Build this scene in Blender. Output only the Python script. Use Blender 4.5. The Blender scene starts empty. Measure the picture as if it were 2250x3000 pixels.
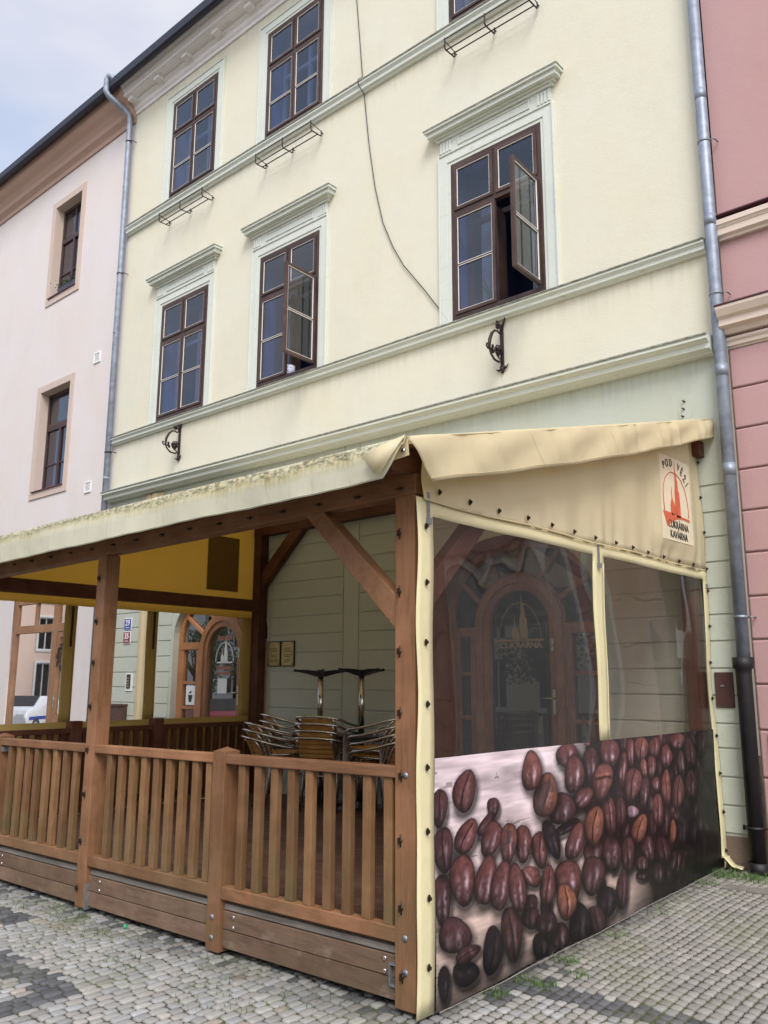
import bpy, math, random
import numpy as np
from mathutils import Vector, Matrix
random.seed(7); np.random.seed(7)
S = bpy.context.scene
COL = S.collection
rad = math.radians

# ------------------------------------------------------------ camera, sky, sun, exposure
cam = bpy.data.cameras.new("Camera"); camo = bpy.data.objects.new("Camera", cam); COL.objects.link(camo)
cam.sensor_fit = 'VERTICAL'; cam.sensor_height = 36; cam.lens = 36*2485.0/3000
cam.clip_start = .05; cam.clip_end = 3000
yaw, pit, rol = rad(41.458), rad(11.243), rad(.213)
r_ = Vector((math.cos(yaw), math.sin(yaw), 0)); f_ = Vector((-math.sin(yaw), math.cos(yaw), 0)); u_ = Vector((0, 0, 1))
F_ = f_*math.cos(pit)+u_*math.sin(pit); U_ = -f_*math.sin(pit)+u_*math.cos(pit)
R2 = r_*math.cos(rol)+U_*math.sin(rol); U2 = -r_*math.sin(rol)+U_*math.cos(rol)
m = Matrix((R2, U2, -F_)).transposed().to_4x4(); m.translation = Vector((2.805, -7.379, 1.6))
camo.matrix_world = m
S.camera = camo

SUN_EL, SUN_AZ = rad(48), rad(134)
w = bpy.data.worlds.new("World"); S.world = w; w.use_nodes = True
nt = w.node_tree; N = nt.nodes; Lk = nt.links; N.clear()
sky = N.new('ShaderNodeTexSky'); sky.sky_type = 'NISHITA'; sky.sun_disc = False
sky.sun_elevation = SUN_EL; sky.sun_rotation = SUN_AZ; sky.dust_density = 1.5; sky.air_density = 1.0
tc = N.new('ShaderNodeTexCoord'); mp = N.new('ShaderNodeMapping'); mp.inputs['Scale'].default_value = (1.2, 1.2, 2.6)
mp.inputs['Location'].default_value = (7.6, 4.6, 3.3)
nz = N.new('ShaderNodeTexNoise'); nz.inputs['Scale'].default_value = 1.3; nz.inputs['Detail'].default_value = 5; nz.inputs['Roughness'].default_value = .5
cr = N.new('ShaderNodeValToRGB'); cr.color_ramp.elements[0].position = .42; cr.color_ramp.elements[0].color = (.22, .22, .22, 1); cr.color_ramp.elements[1].position = .64; cr.color_ramp.elements[1].color = (1, 1, 1, 1)
mx = N.new('ShaderNodeMix'); mx.data_type = 'RGBA'
vd = N.new('ShaderNodeVectorMath'); vd.operation = 'DOT_PRODUCT'; vd.inputs[1].default_value = (.62, -.66, .42)
cb = N.new('ShaderNodeValToRGB'); cb.color_ramp.elements[0].position = .0; cb.color_ramp.elements[0].color = (2.75, 2.78, 3.08, 1); cb.color_ramp.elements[1].position = .75; cb.color_ramp.elements[1].color = (7.4, 7.4, 7.5, 1)
Lk.new(tc.outputs['Generated'], vd.inputs[0]); Lk.new(vd.outputs['Value'], cb.inputs[0]); Lk.new(cb.outputs[0], mx.inputs[7])
bg = N.new('ShaderNodeBackground'); bg.inputs[1].default_value = .15
wo = N.new('ShaderNodeOutputWorld')
Lk.new(tc.outputs['Generated'], mp.inputs[0]); Lk.new(mp.outputs[0], nz.inputs[0]); Lk.new(nz.outputs['Fac'], cr.inputs[0])
Lk.new(cr.outputs[0], mx.inputs[0]); Lk.new(sky.outputs[0], mx.inputs[6]); Lk.new(mx.outputs[2], bg.inputs[0]); Lk.new(bg.outputs[0], wo.inputs[0])

sl = bpy.data.lights.new("Sun", 'SUN'); sl.energy = 1.3; sl.angle = rad(24); sl.color = (1, .97, .93)
slo = bpy.data.objects.new("Sun", sl); COL.objects.link(slo)
sd = Vector((math.sin(SUN_AZ)*math.cos(SUN_EL), math.cos(SUN_AZ)*math.cos(SUN_EL), math.sin(SUN_EL)))
slo.rotation_euler = (-sd).to_track_quat('-Z', 'Y').to_euler(); slo.location = (5, -20, 25)
S.view_settings.view_transform = 'Standard'; S.view_settings.look = 'None'; S.view_settings.gamma = 1
S.view_settings.exposure = .96
try:
    S.cycles.max_bounces = 10; S.cycles.transparent_max_bounces = 16; S.cycles.use_denoising = True
except Exception: pass

# ------------------------------------------------------------ materials
def srgb(r, g, b):
    f = lambda c: c/12.92 if c <= .04045 else ((c+.055)/1.055)**2.4
    return (f(r/255), f(g/255), f(b/255), 1)
class MT:
    def __init__(s, name):
        s.m = bpy.data.materials.new(name); s.m.use_nodes = True; s.n = s.m.node_tree.nodes; s.l = s.m.node_tree.links
        s.b = s.n['Principled BSDF']; s.out = s.n['Material Output']; s.tc = None
    def coord(s, scale=(1, 1, 1), rnd=False):
        tc = s.n.new('ShaderNodeNewGeometry'); mp = s.n.new('ShaderNodeMapping'); mp.inputs['Scale'].default_value = scale
        if rnd:
            oi = s.n.new('ShaderNodeObjectInfo'); ml = s.n.new('ShaderNodeMath'); ml.operation = 'MULTIPLY'; ml.inputs[1].default_value = 37
            s.l.new(oi.outputs['Random'], ml.inputs[0])
            ad = s.n.new('ShaderNodeVectorMath'); ad.operation = 'ADD'; cb = s.n.new('ShaderNodeCombineXYZ')
            for i in range(3): s.l.new(ml.outputs[0], cb.inputs[i])
            s.l.new(tc.outputs['Position'], ad.inputs[0]); s.l.new(cb.outputs[0], ad.inputs[1]); s.l.new(ad.outputs[0], mp.inputs[0])
        else: s.l.new(tc.outputs['Position'], mp.inputs[0])
        return mp.outputs[0]
    def noise(s, vec, scale, detail=4, rough=.55, dist=0):
        n = s.n.new('ShaderNodeTexNoise'); n.inputs['Scale'].default_value = scale; n.inputs['Detail'].default_value = detail
        n.inputs['Roughness'].default_value = rough; n.inputs['Distortion'].default_value = dist; s.l.new(vec, n.inputs['Vector']); return n.outputs['Fac']
    def ramp(s, fac, stops):
        r = s.n.new('ShaderNodeValToRGB'); e = r.color_ramp.elements
        while len(e) < len(stops): e.new(.5)
        for i, (p, c) in enumerate(stops): e[i].position = p; e[i].color = c if len(c) == 4 else (*c, 1)
        s.l.new(fac, r.inputs[0]); return r.outputs[0]
    def mix(s, fac, a, b, mode='MIX'):
        x = s.n.new('ShaderNodeMix'); x.data_type = 'RGBA'; x.blend_type = mode
        for sock, v in ((0, fac), (6, a), (7, b)):
            if isinstance(v, (int, float)): x.inputs[sock].default_value = v
            elif isinstance(v, tuple): x.inputs[sock].default_value = v if len(v) == 4 else (*v, 1)
            else: s.l.new(v, x.inputs[sock])
        return x.outputs[2]
    def math(s, op, a, b=0, clamp=False):
        x = s.n.new('ShaderNodeMath'); x.operation = op; x.use_clamp = clamp
        for i, v in enumerate((a, b)):
            if isinstance(v, (int, float)): x.inputs[i].default_value = v
            else: s.l.new(v, x.inputs[i])
        return x.outputs[0]
    def bump(s, h, strength=.3, dist=.01):
        b = s.n.new('ShaderNodeBump'); b.inputs['Strength'].default_value = strength; b.inputs['Distance'].default_value = dist
        s.l.new(h, b.inputs['Height']); s.l.new(b.outputs[0], s.b.inputs['Normal']); return b.outputs[0]
    def set(s, **k):
        for a, v in k.items():
            i = s.b.inputs[a.replace('_', ' ')]
            if isinstance(v, (int, float, tuple)): i.default_value = v
            else: s.l.new(v, i)
        return s
def G(v): return (v, v, v, 1)

def stucco(name, c, var=.10, stain=.25, rough=.92, bump=.25, runs=None):
    t = MT(name); v = t.coord()
    big = t.noise(v, .9, 6, .6); fine = t.noise(v, 55, 3); v2 = t.coord((1.2, 1.2, .6)); st = t.noise(v2, 1.3, 8, .68)
    dark = tuple(x*(1-var*1.6) for x in c[:3])+(1,)
    warm = (min(1, c[0]*1.0), c[1]*.955, c[2]*.88, 1)
    col = t.mix(t.ramp(big, [(.35, G(0)), (.7, G(1))]), c, warm)
    col = t.mix(t.math('MULTIPLY', t.ramp(st, [(.50, G(0)), (.74, G(1))]), stain), col, dark)
    sp = t.noise(v, 9, 8, .75)
    col = t.mix(t.math('MULTIPLY', t.ramp(sp, [(.66, G(0)), (.72, G(1))]), .35), col, tuple(x*.55 for x in c[:3])+(1,))
    if runs:   # grime washed down below the ledges
        g = t.n.new('ShaderNodeSeparateXYZ'); t.l.new(v, g.inputs[0]); sn = t.noise(t.coord((9, 9, .5)), 1.6, 6, .7)
        for zz in runs:
            d = t.math('SUBTRACT', zz, g.outputs['Z']); mk = t.ramp(d, [(.0, G(0)), (.004, G(1)), (.30, G(0))])
            col = t.mix(t.math('MULTIPLY', t.math('MULTIPLY', mk, t.ramp(sn, [(.45, G(0)), (.75, G(1))])), .45), col, tuple(x*.5 for x in c[:3])+(1,))
    t.set(Base_Color=col, Roughness=rough)
    h = t.math('ADD', t.math('MULTIPLY', t.noise(v, 5, 4), 1.6), fine); t.bump(h, bump, .006)
    return t.m
def trim(name, c, dirt=(.10, .10, .085, 1), amt=.75):
    # painted render mouldings; lichen grows on faces that look up
    t = MT(name); v = t.coord(); g = t.n.new('ShaderNodeNewGeometry'); sx = t.n.new('ShaderNodeSeparateXYZ'); t.l.new(g.outputs['Normal'], sx.inputs[0])
    up = t.ramp(sx.outputs['Z'], [(.15, G(0)), (.6, G(1))])
    n1 = t.noise(v, 7, 8, .75); n2 = t.noise(t.coord((3, 3, 14)), 2.5, 6, .7)
    d = t.math('MULTIPLY', t.ramp(n1, [(.34, G(0)), (.56, G(1))]), amt)
    f = t.math('MULTIPLY', up, d)
    sp = t.math('MULTIPLY', t.ramp(n2, [(.58, G(0)), (.70, G(1))]), .25 if name != 'weathered_top_edge' else 0)
    if name == 'weathered_top_edge': sp = t.math('MULTIPLY', t.ramp(t.noise(t.coord((2.5, 2.5, 10)), 6, 9, .8), [(.40, G(0)), (.62, G(1))]), .8)
    col = t.mix(t.math('MAXIMUM', f, sp), t.mix(t.noise(v, 2), c, tuple(x*.86 for x in c[:3])+(1,)), dirt)
    t.set(Base_Color=col, Roughness=.9); t.bump(t.noise(v, 60, 3), .2, .004); return t.m
def wood(name, c1, c2, axis, rough=.55, green=0, gloss=0):
    sc = {'x': (1.1, 16, 16), 'y': (16, 1.1, 16), 'z': (16, 16, 1.1), 'd': (6, 16, 6)}[axis]
    t = MT(name); v = t.coord(sc, True); g1 = t.noise(v, 2.0, 6, .6, .6); g2 = t.noise(v, 7, 5, .7, .3)
    col = t.ramp(g1, [(.28, c1), (.52, c2), (.60, tuple(x*.72 for x in c2[:3])+(1,)), (.74, c2)])
    col = t.mix(t.math('MULTIPLY', g2, .45), col, tuple(x*.62 for x in c1[:3])+(1,))
    v3 = t.coord({'x': (2.0, 7, 7), 'y': (7, 2.0, 7), 'z': (7, 7, 2.0), 'd': (4, 4, 4)}[axis], True)
    vo = t.n.new('ShaderNodeTexVoronoi'); vo.inputs['Scale'].default_value = .8; t.l.new(v3, vo.inputs['Vector'])
    kn = t.ramp(vo.outputs['Distance'], [(.05, G(1)), (.11, G(0))])
    col = t.mix(t.math('MULTIPLY', kn, .6), col, tuple(x*.4 for x in c1[:3])+(1,))
    vs = t.coord((1, 1, 1), True); ws = t.noise(vs, 3.2, 5, .6)
    col = t.mix(t.math('MULTIPLY', t.ramp(ws, [(.45, G(0)), (.7, G(1))]), .50), col, tuple(min(1, x*1.35+.022) for x in c2[:3])+(1,))
    oi = t.n.new('ShaderNodeObjectInfo'); hs = t.n.new('ShaderNodeHueSaturation')
    t.l.new(t.math('ADD', t.math('MULTIPLY', oi.outputs['Random'], .46), .78), hs.inputs['Value']); t.l.new(col, hs.inputs['Color']); col = hs.outputs[0]
    if green:   # algae low on the posts and rails
        g = t.n.new('ShaderNodeNewGeometry'); sx = t.n.new('ShaderNodeSeparateXYZ'); t.l.new(g.outputs['Position'], sx.inputs[0])
        lo = t.ramp(sx.outputs['Z'], [(.05, G(1)), (.95, G(0))])
        n = t.ramp(t.noise(t.coord(), 2.6, 6, .65), [(.42, G(0)), (.62, G(1))])
        col = t.mix(t.math('MULTIPLY', t.math('MULTIPLY', lo, n), green), col, srgb(98, 92, 62))
    if name.startswith('weathered_board'):   # dried lime splashes
        ls = t.ramp(t.noise(t.coord((1, 1, 2.2)), 3.6, 7, .7), [(.56, G(0)), (.72, G(1))]); col = t.mix(t.math('MULTIPLY', ls, .5), col, srgb(158, 142, 132))
    t.set(Base_Color=col, Roughness=rough, Specular_IOR_Level=.35)
    t.bump(t.math('ADD', g1, g2), .35, .003); return t.m
def plain(name, c, rough=.5, metal=0, var=.12, scale=6, bump=0, **k):
    t = MT(name); v = t.coord(); n = t.noise(v, scale, 5)
    t.set(Base_Color=t.mix(t.ramp(n, [(.3, G(0)), (.7, G(1))]), c, tuple(x*(1-var) for x in c[:3])+(1,)), Roughness=rough, Metallic=metal, **k)
    if bump: t.bump(t.noise(v, 40, 3), bump, .003)
    return t.m
def glass(name, tint=(.9, .93, .92, 1), gloss=.02, boost=1.0, haze=0, hazec=(.6, .6, .6, 1), wav=0, wscale=4):
    t = MT(name); t.n.remove(t.b)
    tr = t.n.new('ShaderNodeBsdfTransparent'); tr.inputs[0].default_value = tint
    gl = t.n.new('ShaderNodeBsdfGlossy'); gl.inputs['Roughness'].default_value = gloss
    fr = t.n.new('ShaderNodeFresnel'); gb = t.n.new('ShaderNodeNewGeometry'); t.l.new(t.math('ADD', 1.52, t.math('MULTIPLY', gb.outputs['Backfacing'], 1/1.52-1.52)), fr.inputs['IOR'])
    fac = t.math('MULTIPLY', fr.outputs[0], boost, True)
    if wav:
        b = t.n.new('ShaderNodeBump'); b.inputs['Strength'].default_value = wav; b.inputs['Distance'].default_value = .05
        t.l.new(t.noise(t.coord((1, 1, .6)), wscale, 2, .4), b.inputs['Height']); t.l.new(b.outputs[0], gl.inputs['Normal'])
    mxs = t.n.new('ShaderNodeMixShader'); t.l.new(fac, mxs.inputs[0]); t.l.new(tr.outputs[0], mxs.inputs[1]); t.l.new(gl.outputs[0], mxs.inputs[2]); o = mxs.outputs[0]
    if haze:
        df = t.n.new('ShaderNodeBsdfDiffuse'); df.inputs[0].default_value = hazec
        m2 = t.n.new('ShaderNodeMixShader'); hz = t.math('MULTIPLY', t.ramp(t.noise(t.coord((3, 3, 1)), 1.6, 6, .7), [(.3, G(.4)), (.75, G(1))]), haze)
        t.l.new(hz, m2.inputs[0]); t.l.new(o, m2.inputs[1]); t.l.new(df.outputs[0], m2.inputs[2]); o = m2.outputs[0]
    t.l.new(o, t.out.inputs[0]); return t.m
def tarp(name, c, trans, rough=.38, mould=None, amount=.35):
    t = MT(name); v = t.coord(); n = t.noise(v, 2.2, 5); col = t.mix(t.ramp(n, [(.3, G(0)), (.75, G(1))]), c, tuple(x*.88 for x in c[:3])+(1,))
    grime = t.noise(t.coord((1.5, 1.5, 1.0)), 5, 8, .7)
    col = t.mix(t.math('MULTIPLY', t.ramp(grime, [(.55, G(0)), (.8, G(1))]), .30), col, tuple(x*.6 for x in c[:3])+(1,))
    if mould:   # run-off mould below the eave fold, with lumpy lichen
        z0, z1 = mould
        g = t.n.new('ShaderNodeNewGeometry'); sx = t.n.new('ShaderNodeSeparateXYZ'); t.l.new(g.outputs['Position'], sx.inputs[0])
        zz = t.math('DIVIDE', t.math('SUBTRACT', sx.outputs['Z'], z0), z1-z0)
        wob = t.math('MULTIPLY', t.math('SUBTRACT', t.noise(t.coord((1, 1, .2)), 2.2, 6, .7), .5), .5)
        zz = t.math('ADD', zz, wob)
        band = t.ramp(zz, [(.45, G(0)), (.66, G(1)), (.92, G(.9)), (1.0, G(.25))])
        n1 = t.noise(t.coord((2.5, 2.5, 6)), 6, 9, .8); streak = t.noise(t.coord((22, 22, .9)), 2.0, 6, .65)
        yel = t.math('MULTIPLY', band, t.ramp(streak, [(.36, G(.25)), (.62, G(1))]))
        col = t.mix(yel, col, srgb(186, 172, 118))
        vor = t.noise(t.coord((9, 9, 16)), 3.0, 9, .8)
        blk = t.math('MULTIPLY', t.ramp(zz, [(.62, G(0)), (.76, G(1)), (.9, G(1)), (1.0, G(.1))]), t.math('MULTIPLY', t.ramp(n1, [(.44, G(0)), (.52, G(1))]), t.ramp(vor, [(.43, G(0)), (.52, G(1))])))
        col = t.mix(t.math('MULTIPLY', blk, .85), col, srgb(66, 66, 44))
        str2 = t.math('MULTIPLY', t.ramp(streak, [(.56, G(0)), (.72, G(1))]), .30); col = t.mix(str2, col, srgb(150, 150, 118))
    t.set(Base_Color=col, Roughness=rough, Specular_IOR_Level=.4)
    t.bump(t.math('ADD', t.noise(t.coord((1, 1, 1)), 6, 3), t.math('MULTIPLY', t.noise(v, 400, 1), .05)), .25, .02)
    tl = t.n.new('ShaderNodeBsdfTranslucent'); tl.inputs[0].default_value = trans; ms = t.n.new('ShaderNodeMixShader'); ms.inputs[0].default_value = amount
    t.l.new(t.b.outputs[0], ms.inputs[1]); t.l.new(tl.outputs[0], ms.inputs[2]); t.l.new(ms.outputs[0], t.out.inputs[0]); return t.m

M = {}
M['yellow'] = stucco('yellow_render', srgb(213, 210, 193), stain=.45, bump=.4, runs=(9.335, 5.475, 11.77))
M['green'] = stucco('pale_green_render', srgb(184, 190, 180), stain=.5, bump=.4, runs=(4.485,))
M['greentrim'] = trim('pale_green_mouldings', srgb(210, 214, 204))
M['weather'] = trim('weathered_top_edge', srgb(176, 178, 164), dirt=srgb(84, 82, 72), amt=.9)
M['white'] = trim('white_cornice', srgb(230, 226, 226), amt=.3)
M['pink'] = stucco('pale_pink_render', srgb(212, 204, 204), stain=.4)
M['terra'] = trim('terracotta_paint', srgb(184, 152, 138), dirt=srgb(130, 96, 84), amt=.5)
M['salmon'] = stucco('beige_pink_surround', srgb(194, 176, 167))
M['rose'] = stucco('rose_render', srgb(182, 146, 146), var=.14)
M['rosedark'] = stucco('dark_rose_plinth', srgb(140, 72, 76))
M['cream'] = trim('cream_bands', srgb(218, 200, 186), dirt=srgb(150, 120, 110), amt=.4)
M['redflash'] = plain('dark_red_flashing', srgb(88, 50, 58), .5)
M['winwood'] = wood('brown_window_paint', srgb(58, 42, 39), srgb(74, 54, 48), 'z', .5)
M['putty'] = plain('white_putty', srgb(226, 222, 216), .7)
WC1, WC2 = srgb(114, 77, 52), srgb(144, 102, 71)
for a in 'xyzd': M['wood'+a] = wood('stained_spruce_'+a, WC1, WC2, a, green=.55)
for a in 'xy': M['skirt'+a] = wood('weathered_board_'+a, srgb(92, 70, 56), srgb(120, 95, 78), a, .7, green=.3)
for a in 'xyz': M['dark'+a] = wood('dark_beam_'+a, srgb(70, 38, 26), srgb(94, 54, 37), a)
M['balz'] = wood('baluster_wood', srgb(104, 74, 48), srgb(130, 95, 63), 'z', green=.85)
M['deck'] = wood('dark_deck_board', srgb(78, 54, 46), srgb(108, 78, 66), 'x', .5)
M['deckedge'] = wood('grey_weathered_edge', srgb(112, 104, 98), srgb(150, 142, 134), 'x', .8)
M['doorwood'] = wood('oak_door', srgb(140, 88, 52), srgb(172, 116, 74), 'z', .45)
M['doordark'] = wood('shaded_oak_door', srgb(124, 76, 48), srgb(150, 98, 64), 'z', .45)  # same wood as the far door, with the porch shade mixed into its colour
M['zinc'] = plain('galvanised_pipe', srgb(150, 158, 172), .50, .35, .38, 11, bump=.2)
M['cast'] = plain('black_cast_iron', srgb(38, 34, 38), .55, .2, .4, 12, bump=.3)
M['iron'] = plain('forged_iron', srgb(58, 44, 44), .6, .4, .3, 20, bump=.3)
M['blackp'] = plain('black_plastic', srgb(34, 34, 38), .4)
M['galv'] = plain('galvanised_bracket', srgb(150, 156, 162), .45, .6, .3, 30)
M['alu'] = plain('polished_aluminium', srgb(205, 200, 196), .18, 1.0, .1)
M['slat'] = wood('light_slat', srgb(176, 122, 62), srgb(206, 152, 86), 'x', .4)
M['brass'] = plain('brass_plate', srgb(188, 168, 112), .35, .5, .2, 15)
M['gold'] = plain('steel_fitting', srgb(196, 192, 170), .25, .9)
M['bronze'] = plain('bronze_turn_button', srgb(60, 50, 40), .45, .5)
M['boxbrown'] = plain('brown_metal_box', srgb(78, 48, 44), .6, 0, .3, 25)
M['stone'] = stucco('sandstone', srgb(196, 180, 146), var=.3, stain=.7)
M['rubble'] = stucco('bare_wall_foot', srgb(112, 98, 88), var=.35, stain=.8, bump=.8)
M['glass'] = glass('window_glass', (.62, .68, .88, 1), .01, 1.9, wav=.05, wscale=1.3)
M['shopglass'] = glass('shop_glass', (.40, .42, .42, 1), .01, 8)
M['film'] = glass('clear_pvc_film', (.78, .745, .72, 1), .03, .85, haze=.035, hazec=srgb(200, 186, 176), wav=.10, wscale=2.5)
M['filmclear'] = glass('clear_pvc_film_bright', (.93, .93, .93, 1), .05, .5, haze=.12, hazec=srgb(236, 232, 230), wav=.3, wscale=5)
M['room'] = plain('dim_room_wall', srgb(92, 102, 146), .9); M['innerframe'] = plain('grey_inner_frame', srgb(120, 126, 142), .6)
M['dark'] = plain('dark_interior', srgb(44, 42, 42), .9)
M['curtain'] = plain('net_curtain', srgb(176, 184, 190), .9, 0, .25, 30)
M['tarp'] = tarp('cream_pvc', srgb(234, 222, 188), srgb(246, 236, 206), .42, amount=.42)
M['tarpflap'] = tarp('pale_yellow_pvc', srgb(232, 222, 178), srgb(225, 200, 130), .38, amount=.15)
M['tarpin'] = tarp('yellow_pvc_end_wall', srgb(228, 196, 110), (.95, .72, .26, 1), .5, amount=.6)
M['tarpstrip'] = tarp('olive_yellow_pvc_strip', srgb(196, 172, 108), srgb(206, 176, 96), .5, amount=.3)
M['valance'] = tarp('mouldy_white_pvc', srgb(226, 222, 198), srgb(220, 210, 160), .4, mould=(2.58, 2.80), amount=.15)
M['sticker'] = plain('white_sticker', srgb(226, 212, 182), .4)
M['orange'] = plain('orange_print', srgb(208, 98, 62), .4)
M['black'] = plain('black_print', srgb(34, 28, 28), .5)
M['frost'] = plain('frosted_print', srgb(176, 158, 132), .6)
M['frostred'] = plain('red_glass_lettering', srgb(190, 120, 100), .6)
M['blue'] = plain('enamel_blue', srgb(40, 72, 170), .3)
M['red'] = plain('enamel_red', srgb(134, 40, 62), .3)
M['wht'] = plain('white_paint', srgb(236, 236, 236), .5)
M['roof'] = plain('dark_roof', srgb(48, 46, 54), .7)
M['gutter'] = plain('dark_gutter', srgb(44, 44, 56), .45, .3)
M['plant'] = plain('green_leaf', srgb(70, 96, 48), .6, 0, .5, 30)
M['grass'] = plain('grass_blade', srgb(86, 118, 48), .6, 0, .5, 14)
M['planter'] = plain('grey_planter', srgb(72, 72, 86), .6)
M['wallA'] = stucco('cream_render_far', srgb(238, 226, 190))
M['wallB'] = stucco('pink_render_far', srgb(232, 204, 190))
M['wallC'] = stucco('pale_blue_render_far', srgb(220, 228, 232))
M['tiles'] = plain('red_roof_tiles', srgb(150, 84, 62), .8, 0, .3, 8)
M['carwhite'] = plain('white_car_paint', srgb(226, 228, 232), .25)
M['carred'] = plain('red_car_paint', srgb(150, 30, 34), .25)
M['tyre'] = plain('tyre_rubber', srgb(30, 30, 32), .8)
M['bark'] = plain('tree_bark', srgb(92, 76, 60), .9, 0, .3, 20)
M['leaf'] = plain('tree_leaf', srgb(64, 92, 44), .6, 0, .5, 3)

# ------------------------------------------------------------ mesh helpers
ZS = .0135   # the terrace follows the street: it rises 1.35 cm per metre to the right
class B:
    def __init__(s, tilt=False): s.v = []; s.f = []; s.sm = []; s.tilt = tilt
    def add(s, vs, fs, smooth=False):
        o = len(s.v); s.v += [tuple(p) for p in vs]; s.f += [tuple(i+o for i in f) for f in fs]; s.sm += [smooth]*len(fs); return s
    def box(s, x0, x1, y0, y1, z0, z1):
        return s.add([(x0, y0, z0), (x1, y0, z0), (x1, y1, z0), (x0, y1, z0), (x0, y0, z1), (x1, y0, z1), (x1, y1, z1), (x0, y1, z1)],
                     [(0, 3, 2, 1), (4, 5, 6, 7), (0, 1, 5, 4), (1, 2, 6, 5), (2, 3, 7, 6), (3, 0, 4, 7)])
    def hexa(s, p):
        return s.add(p, [(0, 3, 2, 1), (4, 5, 6, 7), (0, 1, 5, 4), (1, 2, 6, 5), (2, 3, 7, 6), (3, 0, 4, 7)])
    def ext(s, prof, x0, x1, axis='x'):
        # profile of (y,z) pushed along x, or of (x,z) along y, or of (x,y) along z
        n = len(prof)
        P = lambda a, q: {'x': (a, q[0], q[1]), 'y': (q[0], a, q[1]), 'z': (q[0], q[1], a)}[axis]
        vs = [P(x0, q) for q in prof]+[P(x1, q) for q in prof]
        fs = [(i, (i+1) % n, n+(i+1) % n, n+i) for i in range(n)]+[tuple(range(n))[::-1], tuple(range(n, 2*n))]
        return s.add(vs, fs)
    def tube(s, pts, r, seg=8, cap=True, smooth=True):
        pts = [Vector(p) for p in pts]; n = len(pts); vs = []; rr = r if isinstance(r, (list, tuple)) else [r]*n
        prev = None
        for i, p in enumerate(pts):
            t = (pts[min(i+1, n-1)]-pts[max(i-1, 0)]).normalized()
            if prev is None:
                a = Vector((0, 0, 1)) if abs(t.z) < .9 else Vector((1, 0, 0)); u = t.cross(a).normalized()
            else: u = (prev-t*prev.dot(t)).normalized()
            prev = u; v = t.cross(u)
            for k in range(seg):
                a = 2*math.pi*k/seg; vs.append(p+(u*math.cos(a)+v*math.sin(a))*rr[i])
        fs = [(i*seg+k, i*seg+(k+1) % seg, (i+1)*seg+(k+1) % seg, (i+1)*seg+k) for i in range(n-1) for k in range(seg)]
        if cap: fs += [tuple(range(seg))[::-1], tuple((n-1)*seg+k for k in range(seg))]
        return s.add(vs, fs, smooth)
    def ball(s, c, r, n=8, sc=(1, 1, 1)):
        vs = []; fs = []
        for i in range(n+1):
            th = math.pi*i/n
            for k in range(n): a = 2*math.pi*k/n; vs.append((c[0]+r*sc[0]*math.sin(th)*math.cos(a), c[1]+r*sc[1]*math.sin(th)*math.sin(a), c[2]+r*sc[2]*math.cos(th)))
        for i in range(n):
            for k in range(n): fs.append((i*n+k, i*n+(k+1) % n, (i+1)*n+(k+1) % n, (i+1)*n+k))
        return s.add(vs, fs, True)
    def build(s, name, mat, parent=None, bevel=0, solid=0):
        me = bpy.data.meshes.new(name); vs = s.v
        if s.tilt: vs = [(x, y, z+ZS*x) for x, y, z in vs]
        me.from_pydata([tuple(v) for v in vs], [], s.f); me.polygons.foreach_set('use_smooth', s.sm); me.materials.append(M[mat] if isinstance(mat, str) else mat); me.update()
        import bmesh
        if len(s.f) < 60000 and not solid:
            bm = bmesh.new(); bm.from_mesh(me); bmesh.ops.recalc_face_normals(bm, faces=bm.faces); bm.to_mesh(me); bm.free()
        o = bpy.data.objects.new(name, me); COL.objects.link(o); o.parent = parent
        if bevel:
            b = o.modifiers.new('bevel', 'BEVEL'); b.width = bevel; b.segments = 2; b.limit_method = 'ANGLE'
        if solid:
            so = o.modifiers.new('thickness', 'SOLIDIFY'); so.thickness = solid; so.offset = 0
        return o
def fill(name, loops, y0, y1, mat, parent=None, plane='xz'):
    """flat shape with holes, between depth y0 and y1. loops of (x,z); first is the outline"""
    cu = bpy.data.curves.new(name, 'CURVE'); cu.dimensions = '2D'; cu.fill_mode = 'BOTH'; cu.extrude = abs(y1-y0)/2
    for lp in loops:
        sp = cu.splines.new('POLY'); sp.points.add(len(lp)-1)
        for i, (a, b) in enumerate(lp): sp.points[i].co = (a, b, 0, 1)
        sp.use_cyclic_u = True
    ob = bpy.data.objects.new(name, cu); COL.objects.link(ob)
    dg = bpy.context.evaluated_depsgraph_get(); me = bpy.data.meshes.new_from_object(ob.evaluated_get(dg)); bpy.data.objects.remove(ob)
    mid = (y0+y1)/2
    for v in me.vertices:
        a, b, c = v.co
        v.co = (a, mid-c, b) if plane == 'xz' else (mid+c, a, b)
    me.materials.clear(); me.materials.append(M[mat] if isinstance(mat, str) else mat); me.name = name
    o = bpy.data.objects.new(name, me); COL.objects.link(o); o.parent = parent; return o
def text(name, body, size, loc, mat, parent, plane='xz', sx=1, rot=0, ext=.0012, align='CENTER', bold=0):
    cu = bpy.data.curves.new(name, 'FONT'); cu.body = body; cu.size = size; cu.align_x = align; cu.extrude = ext; cu.offset = bold
    ob = bpy.data.objects.new(name, cu); COL.objects.link(ob)
    dg = bpy.context.evaluated_depsgraph_get(); me = bpy.data.meshes.new_from_object(ob.evaluated_get(dg)); bpy.data.objects.remove(ob)
    c, s_ = math.cos(rot), math.sin(rot)
    for v in me.vertices:
        a, b, d = v.co; a *= sx; a, b = a*c-b*s_, a*s_+b*c
        v.co = (loc[0]+a, loc[1]-d, loc[2]+b) if plane == 'xz' else (loc[0]+d, loc[1]+a, loc[2]+b)
    me.materials.clear(); me.materials.append(M[mat]); o = bpy.data.objects.new(name, me); COL.objects.link(o); o.parent = parent; return o
def rect(x0, x1, z0, z1): return [(x0, z0), (x1, z0), (x1, z1), (x0, z1)]
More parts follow.
